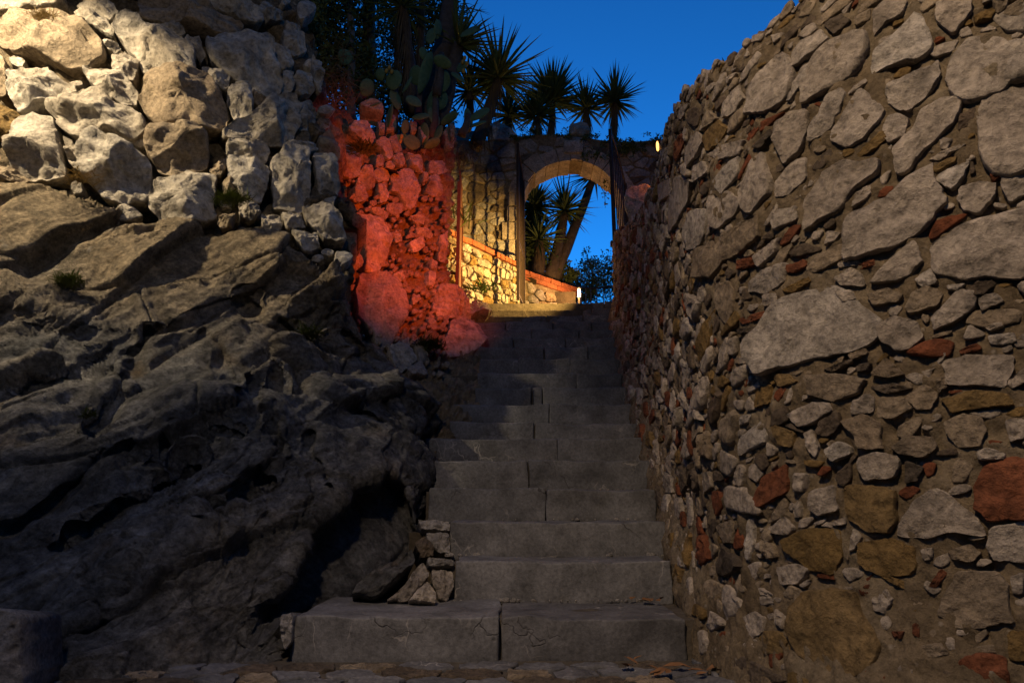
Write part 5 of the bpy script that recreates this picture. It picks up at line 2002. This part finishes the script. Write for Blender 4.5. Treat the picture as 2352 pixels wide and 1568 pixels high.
# yuccas beyond the arch
yucca('yucca head with a spray of blades hanging inside the arch opening', P(1297, 478, 10.4), P(1262, 640, 10.2), 110, 0.50, 0.036, 91, -0.6, sk=320, trunk_r=0.08, group='yuccas beyond the arch')
yucca('yucca with a leaning dark trunk crossing the arch opening', P(1366, 395, 10.6), P(1272, 640, 10.3), 70, 0.5, 0.036, 92, -0.6, sk=0, trunk_r=0.075, group='yuccas beyond the arch')
yucca('dark yucca clump filling the left side of the arch opening', P(1228, 470, 10.3), P(1222, 630, 10.3), 140, 0.45, 0.036, 93, -0.7, sk=220, sklen=0.5, trunk_r=0.12, group='yuccas beyond the arch')
yucca('shorter yucca in front of the dark clump inside the arch', P(1236, 545, 10.15), P(1232, 640, 10.15), 100, 0.40, 0.034, 94, -0.7, sk=160, sklen=0.45, trunk_r=0.1, group='yuccas beyond the arch')


def leaf_cloud(mb, c, rad, n, size, seed, aspect=2.4):
    """small leaves in uneven clumps round c"""
    rr = np.random.default_rng(seed)
    c = np.array(c, float)
    rad = np.array(rad, float)
    nc = max(4, n // 45)
    cl = rr.normal(size=(nc, 3))
    cl = cl / np.linalg.norm(cl, axis=1)[:, None] * rr.uniform(0.35, 1.0, (nc, 1)) ** 0.6
    P0 = c + (cl[rr.integers(nc, size=n)] + rr.normal(size=(n, 3)) * 0.20) * rad
    A = rr.normal(size=(n, 3)); A /= np.linalg.norm(A, axis=1)[:, None]
    B = np.cross(A, rr.normal(size=(n, 3))); B /= np.linalg.norm(B, axis=1)[:, None]
    s = size * rr.uniform(0.6, 1.4, (n, 1))
    V = np.stack([P0 - A * s * aspect / 2, P0 + B * s * 0.5, P0 + A * s * aspect / 2, P0 - B * s * 0.5], 1).reshape(-1, 3)
    F = [(4 * i, 4 * i + 1, 4 * i + 2, 4 * i + 3) for i in range(n)]
    mb.add(V, F)
    return cl * rad + c


def tree(name, label, cat, base, top, trunk_r, clouds, leafmat, barkmat, seed, size, group=None):
    base = np.array(base, float); top = np.array(top, float)
    root = thing(name, base, label, cat, group)
    m_ = MB()
    pth = smooth_path(np.array([base, (base + top) / 2 + np.array([0.03, 0, 0]), top]), 10)
    m_.tube(pth, np.linspace(trunk_r * 1.15, trunk_r * 0.75, 10), 10, 0.07, seed)
    cr = MB()
    for i, (c, rad, n) in enumerate(clouds):
        pts = leaf_cloud(cr, c, rad, n, size, seed * 10 + i)
        k = int(np.argmin(np.linalg.norm(pth - np.array(c), axis=1)))
        a = pth[k]
        m_.tube(smooth_path(np.array([a, (a + np.array(c)) / 2 + np.array([0, 0, 0.06]), np.array(c)]), 6), np.linspace(trunk_r * 0.4, 0.012, 6), 6)
        for q in pts[:7]:
            m_.tube([np.array(c), (np.array(c) + q) / 2 + np.array([0, 0, 0.03]), q], [0.012, 0.008, 0.003], 5)
    m_.build('trunk', barkmat, root, smooth=True)
    cr.build('crown', leafmat, root)
    return root


tree('tree', 'tree with a straight dark trunk and olive foliage at the picture top', 'tree', P(842, 260, 8.6), P(846, -120, 8.6), 0.10,
     [(P(760, 30, 8.4), (0.75, 0.5, 0.5), 2600), (P(740, 130, 8.2), (0.6, 0.5, 0.45), 2200), (P(800, 170, 8.5), (0.5, 0.4, 0.45), 1800), (P(795, -30, 8.5), (0.6, 0.5, 0.4), 1600), (P(700, 60, 8.3), (0.4, 0.4, 0.6), 1200)],
     'leaf_olive', 'bark', 31, 0.035)
tree('tree', 'pale-barked slim tree standing just left of the dark straight trunk', 'tree', P(806, 310, 8.0), P(800, -100, 8.2), 0.055,
     [(P(790, 215, 8.0), (0.35, 0.3, 0.3), 800), (P(770, -10, 8.0), (0.5, 0.4, 0.4), 1000)], 'leaf_dark', 'bark_pale', 32, 0.03)
tree('tree', 'fine-leaved tree that lets the sky through behind the ragged yuccas', 'tree', P(905, 300, 10.5), P(912, 20, 10.5), 0.06,
     [(P(890, 90, 10.4), (0.55, 0.5, 0.7), 2300), (P(965, 70, 10.6), (0.7, 0.5, 0.8), 3000), (P(1010, 40, 10.6), (0.45, 0.4, 0.6), 1500), (P(885, 210, 10.4), (0.5, 0.5, 0.6), 2300), (P(960, 230, 10.5), (0.6, 0.5, 0.6), 2300), (P(920, 0, 10.5), (0.7, 0.5, 0.5), 1600)],
     'leaf_dark', 'bark', 33, 0.032)
tree('shrub', 'feathery shrub behind the railing against the sky', 'shrub', P(1355, 690, 12.2), P(1362, 630, 12.2), 0.03,
     [(P(1360, 640, 12.2), (0.38, 0.4, 0.42), 1600), (P(1330, 660, 12.0), (0.30, 0.4, 0.3), 1300), (P(1395, 630, 12.3), (0.35, 0.4, 0.42), 1400), (P(1350, 600, 12.3), (0.2, 0.3, 0.22), 400), (P(1370, 675, 12.0), (0.6, 0.4, 0.3), 1800)],
     'leaf_dark', 'bark', 34, 0.022)
tree('shrub', 'dense dark bush at the foot of the yuccas beyond the arch', 'shrub', P(1288, 660, 10.6), P(1288, 630, 10.6), 0.03,
     [(P(1295, 625, 10.6), (0.24, 0.25, 0.2), 1100), (P(1255, 600, 10.4), (0.3, 0.25, 0.3), 1200), (P(1212, 600, 10.2), (0.2, 0.2, 0.3), 900), (P(1226, 540, 10.3), (0.26, 0.25, 0.5), 1700)],
     'leaf_dark', 'bark', 35, 0.03)
# dry brown brush at the corner of the dry stone wall
db = thing('dry_bush', P(765, 240, 6.2), 'tangled dry brown bush hanging at the corner of the boulder wall', 'bush')
m_ = MB()
rr = np.random.default_rng(12)
for k in range(420):
    c = P(rr.normal(762, 24), rr.normal(190, 34), 6.2 + rr.normal() * 0.1)
    v = rr.normal(size=3) * 0.06
    m_.tube([c, c + v, c + v * 1.8 + rr.normal(size=3) * 0.02], [0.003, 0.0025, 0.001], 3)
m_.build('twigs', 'dead_leaf', db)
m_ = MB()
leaf_cloud(m_, P(730, 110, 6.1), (0.16, 0.2, 0.4), 900, 0.02, 5)
leaf_cloud(m_, P(715, 30, 6.1), (0.16, 0.2, 0.3), 700, 0.02, 6)
m_.build('leaves', 'leaf_olive', db)

# ivy on the arch top
iv = thing('ivy', (AX, AY0, ATOP), 'creeper covering the top edge of the arch wall, one strand hanging', 'creeper')
m_ = MB()
rr = np.random.default_rng(18)
for k in range(34):
    x = rr.uniform(-0.1, 2.3)
    leaf_cloud(m_, (x, AY0 + rr.uniform(-0.05, 0.2), float(topz(x)) - 0.02 + rr.normal() * 0.04), (0.14, 0.12, 0.07), 110, 0.020, 200 + k, 1.5)
for k in range(16):
    x = rr.uniform(0.95, 1.9)
    leaf_cloud(m_, (x, AY0 - 0.03, float(topz(x)) - rr.uniform(0.05, 0.3)), (0.09, 0.03, 0.10), 60, 0.020, 300 + k, 1.5)
m_.build('leaves', 'leaf_dark', iv)
m_ = MB()
hp = smooth_path(np.array([P(1392, 395, 9.0), P(1386, 430, 9.0), P(1391, 470, 9.0)]), 8)
m_.tube(hp, 0.004, 5)
for k in range(34):
    p = hp[rr.integers(8)] + rr.normal(size=3) * 0.03
    leaf_cloud(m_, p, (0.01, 0.01, 0.01), 4, 0.018, 400 + k, 1.6)
m_.build('hanging_strand', 'leaf_dark', iv)

# ------------------------------------------------------------------ prickly pear
zc = Z((1200, 0), 2.6133)
PADS = [(1780, 330, 250, 135, 58, 0.9, 6.9), (470, 600, 190, 145, 8, 0.9, 6.5), (980, 840, 240, 190, -8, 0.95, 6.6), (1190, 1060, 190, 140, -50, 0.9, 6.5),
        (1260, 1220, 190, 130, 80, 0.8, 6.6), (1310, 760, 520, 95, 14, 0.6, 6.7), (1490, 650, 220, 110, -62, 0.8, 6.7), (1655, 810, 190, 95, -48, 0.7, 6.8),
        (1370, 380, 200, 130, 4, 0.9, 6.8), (1440, 310, 240, 75, 6, 0.6, 6.8), (1870, 1200, 260, 135, 55, 0.9, 7.0), (1760, 1240, 240, 85, -3, 0.6, 7.0),
        (1850, 1300, 210, 90, 68, 0.6, 6.95), (1560, 1240, 220, 65, 52, 0.6, 6.9), (1440, 1400, 210, 95, 18, 0.8, 6.7), (1170, 1490, 175, 175, 0, 0.9, 6.55),
        (1300, 1400, 260, 110, -6, 0.8, 6.6), (1290, 560, 150, 90, 0, 0.8, 6.7), (1690, 700, 140, 130, 10, 0.8, 6.85), (1500, 850, 270, 140, 10, 0.9, 6.8),
        (1120, 890, 220, 70, 24, 0.6, 6.6), (700, 920, 210, 130, 20, 0.8, 6.5), (940, 1210, 280, 75, 4, 0.6, 6.6), (1000, 1040, 260, 110, -14, 0.8, 6.65),
        (1380, 1060, 300, 130, 8, 0.8, 6.8), (1400, 1230, 240, 120, -12, 0.8, 6.75), (1210, 790, 230, 150, -18, 0.8, 6.75), (1470, 1050, 240, 130, 20, 0.8, 6.85),
        (840, 780, 150, 110, -20, 0.9, 6.6), (1100, 1330, 170, 70, 10, 0.7, 6.55), (760, 1090, 210, 120, 75, 0.7, 6.5), (1380, 1500, 190, 70, 60, 0.7, 6.6)]
FRUIT = [(905, 745, 6.55), (960, 750, 6.55), (935, 710, 6.56), (1700, 650, 6.8), (1745, 665, 6.8), (1720, 610, 6.82), (1710, 740, 6.8), (1060, 1430, 6.5), (1050, 1480, 6.5)]
pear = thing('prickly_pear', P(960, 320, 6.6), 'prickly pear cactus with green pads and a few yellow fruits above the red bank', 'cactus')


def pad_geo(c, ax, side, nrm, ln, wd, th, seed):
    V = []
    nu, nv = 10, 14
    for i in range(nu + 1):
        a = math.pi * i / nu
        for j in range(nv):
            b = 2 * math.pi * j / nv
            t_ = -math.cos(a)
            taper = 1.0 - 0.22 * max(0.0, -t_) ** 1.5
            V.append(c + ax * (t_ * ln / 2) + side * (math.sin(a) * math.cos(b) * wd / 2 * taper) + nrm * (math.sin(a) * math.sin(b) * th / 2))
    V = np.array(V) + 0.006 * perlin(np.array(V) * 14 + seed)[:, None] * nrm
    F = []
    for i in range(nu):
        for j in range(nv):
            F.append((i * nv + j, i * nv + (j + 1) % nv, (i + 1) * nv + (j + 1) % nv, (i + 1) * nv + j))
    return V, F


for i, (x, y, ln, wd, ang_, fc, d_) in enumerate(PADS):
    q = zc([(x, y)])[0]
    c = P(q[0], q[1], d_)
    s = d_ / FPX * 1.06 / (2.6133 * 1.7415)
    a = math.radians(ang_)
    ax = np.array([math.sin(a), 0, math.cos(a)])
    sd_ = np.array([math.cos(a), 0, -math.sin(a)])
    yaw = math.acos(min(1, fc)) * (1 if i % 2 else -1)
    side = sd_ * math.cos(yaw) + np.array([0, 1, 0]) * math.sin(yaw)
    nrm = np.cross(ax, side)
    V, F = pad_geo(c, ax, side, nrm, ln * s * 1.05, wd * s * 1.05 / max(fc, 0.5), 0.035, i)
    obj('pad', V, F, 'cactus', pear)
for i, (x, y, d_) in enumerate(FRUIT):
    q = zc([(x, y)])[0]
    V, F = pad_geo(P(q[0], q[1], d_), np.array([0.1, 0, 1.0]), np.array([1.0, 0, 0]), np.array([0, -1.0, 0]), 0.06, 0.042, 0.042, i)
    obj('fruit', V, F, 'cactus_fruit', pear)
m_ = MB()
for x0, y0, x1, y1 in ((960, 1450, 1000, 900), (1180, 1500, 1260, 900), (1380, 1480, 1420, 900), (1690, 1420, 1760, 1200), (1300, 1500, 1240, 1150), (1430, 1000, 1480, 560), (620, 1080, 680, 850)):
    a, b = zc([(x0, y0)])[0], zc([(x1, y1)])[0]
    m_.tube(smooth_path(np.array([P(a[0], a[1], 6.75), P((a[0] + b[0]) / 2 + 4, (a[1] + b[1]) / 2, 6.75), P(b[0], b[1], 6.8)]), 7), np.linspace(0.05, 0.03, 7), 8, 0.08, 3)
m_.build('stem', 'bark', pear, smooth=True)

# dark stones and soil under the cactus
for i, (pl, d_) in enumerate((([(600, 1130), (760, 1040), (880, 1100), (870, 1190), (700, 1180)], 6.5), ([(900, 1180), (1000, 1150), (1010, 1400), (880, 1420)], 6.7),
                              ([(1230, 1330), (1330, 1300), (1350, 1500), (1260, 1520)], 6.65), ([(1550, 1300), (1610, 1260), (1620, 1440), (1560, 1500)], 6.9),
                              ([(800, 1280), (890, 1290), (880, 1440), (810, 1420)], 6.55), ([(1130, 1290), (1230, 1270), (1220, 1400), (1150, 1440)], 6.7))):
    q = zc(pl)
    sd += 1
    stone(bank, P(q[:, 0], q[:, 1], d_), (0.3, -1, 0.3), 0.07, 0.2, sd, 'boulder_stone', 1)
leafm = MB()

# ------------------------------------------------------------------ weeds and litter


def tuft(name, label, cat, c, n, length, seed, mat, up=1.0, spread=0.7, width=0.008, parts='leaves', droop=0.5):
    rr = np.random.default_rng(seed)
    c = np.array(c, float)
    root = thing(name, c, label, cat)
    m_ = MB()
    for k in range(n):
        dv = np.array([rr.normal() * spread, -abs(rr.normal()) * spread * 0.8, up * rr.uniform(0.2, 1.0)])
        blade(m_, c + rr.normal(size=3) * length * np.array([0.45, 0.2, 0.2]), dv, length * rr.uniform(0.5, 1.1), width * rr.uniform(0.7, 1.3), droop, k, 3, 0.1)
    m_.build(parts, mat, root)
    return root


def dl(px_, py_, off=0.0):
    return P(px_, py_, float(DL(np.array([px_]), np.array([py_]))[0]) - off)


tuft('weed_tuft', 'bushy green weed growing at the base of the boulder wall', 'weed', dl(535, 462, 0.10), 420, 0.10, 51, 'weed', 0.5, 0.9, 0.006)
tuft('weed_tuft', 'green weed on the ledge of the outcrop near the frame edge', 'weed', dl(158, 648, 0.06), 420, 0.085, 52, 'weed', 0.6, 1.0, 0.005)
tuft('weed_tuft', 'mossy dark green weed in the cleft of the outcrop', 'weed', dl(712, 772, 0.04), 320, 0.10, 53, 'leaf_olive', 0.4, 1.0, 0.006)
tuft('weed_tuft', 'small weed low on the outcrop above the long cleft', 'weed', dl(205, 955, 0.04), 120, 0.05, 54, 'weed', 0.6, 1.0, 0.005)
tuft('dry_grass', 'wisps of dry straw lying where boulders meet the outcrop', 'grass', dl(195, 412, 0.10), 90, 0.13, 55, 'dry_grass', 0.3, 1.0, 0.005)
tuft('dry_grass', 'orange dry grass on the topmost boulders near the frame corner', 'grass', dl(100, 42, 0.12), 200, 0.09, 56, 'dry_grass', 0.5, 1.0, 0.005)
tuft('weed_tuft', 'dark green plant growing at the upper edge of the red bank', 'weed', P(832, 345, 5.85), 200, 0.14, 57, 'leaf_olive', 0.3, 0.8, 0.012)
tuft('weed_tuft', 'brown-green ferny growth low in the red bank beside the smooth boulder', 'weed', P(985, 795, 5.75), 420, 0.12, 58, 'leaf_olive', 0.5, 1.0, 0.01)
tuft('weed_tuft', 'tiny sprig on the sloping top edge of the tall wall', 'weed', wall_pt(1664, 139) + np.array([0.03, 0.05, 0.0]), 22, 0.035, 59, 'leaf_dark', 1.0, 0.7, 0.006)
tuft('fern', 'bright green fern growing from the yellow-lit low wall', 'fern', P(1108, 665, 7.78), 70, 0.17, 60, 'fern', 0.7, 0.9, 0.02, 'fronds', 0.9)
tuft('grass_clump', 'long yellow-green grass blades beside the spiked gate leaf', 'grass', P(1042, 505, 7.25), 40, 0.26, 61, 'fern', 1.0, 0.45, 0.016, 'blades')
tuft('grass_clump', 'straw-like clump hanging beside the bank above the spiked gate leaf', 'grass', P(1060, 345, 7.3), 120, 0.32, 62, 'dead_leaf', -0.9, 0.35, 0.010, 'blades')

rr = np.random.default_rng(90)


def flat_leaf(c, s, seed, name, label, group):
    r2 = np.random.default_rng(seed)
    yaw = r2.uniform(0, 6.28)
    a = np.array([math.cos(yaw), math.sin(yaw), r2.normal() * 0.2])
    b = np.array([-math.sin(yaw), math.cos(yaw), r2.normal() * 0.2])
    up = np.array([0, 0, 1.0])
    V = [c - a * s, c - a * 0.3 * s + b * 0.42 * s + up * 0.12 * s, c + a * 0.4 * s + b * 0.38 * s + up * 0.2 * s, c + a * s + up * 0.1 * s, c + a * 0.4 * s - b * 0.38 * s + up * 0.22 * s,
         c - a * 0.3 * s - b * 0.42 * s + up * 0.15 * s, c + up * 0.02 * s]
    o = obj(name, V, [(0, 1, 6), (1, 2, 6), (2, 3, 6), (3, 4, 6), (4, 5, 6), (5, 0, 6)], 'fallen_leaf', None, c, False)
    tag(o, label, 'leaf', group, 'thing')


for k in range(9):
    p = P(rr.uniform(1455, 1530), 1388, SD[1] - 0.06)
    flat_leaf(np.array([p[0], SD[1] - rr.uniform(0.02, 0.12), SZ[0] + 0.006]), rr.uniform(0.018, 0.035), 600 + k, 'fallen_leaf', 'dry brown leaf on the lowest step near the wall', 'dry leaves on the lowest step')
for k in range(16):
    x, y = rr.uniform(0.38, 0.78), rr.uniform(2.52, 2.80)
    flat_leaf(np.array([x, y, 0.03]), rr.uniform(0.02, 0.045), 640 + k, 'fallen_leaf', 'dry brown leaf on the paving at the foot of the wall', 'dry leaves on the paving')
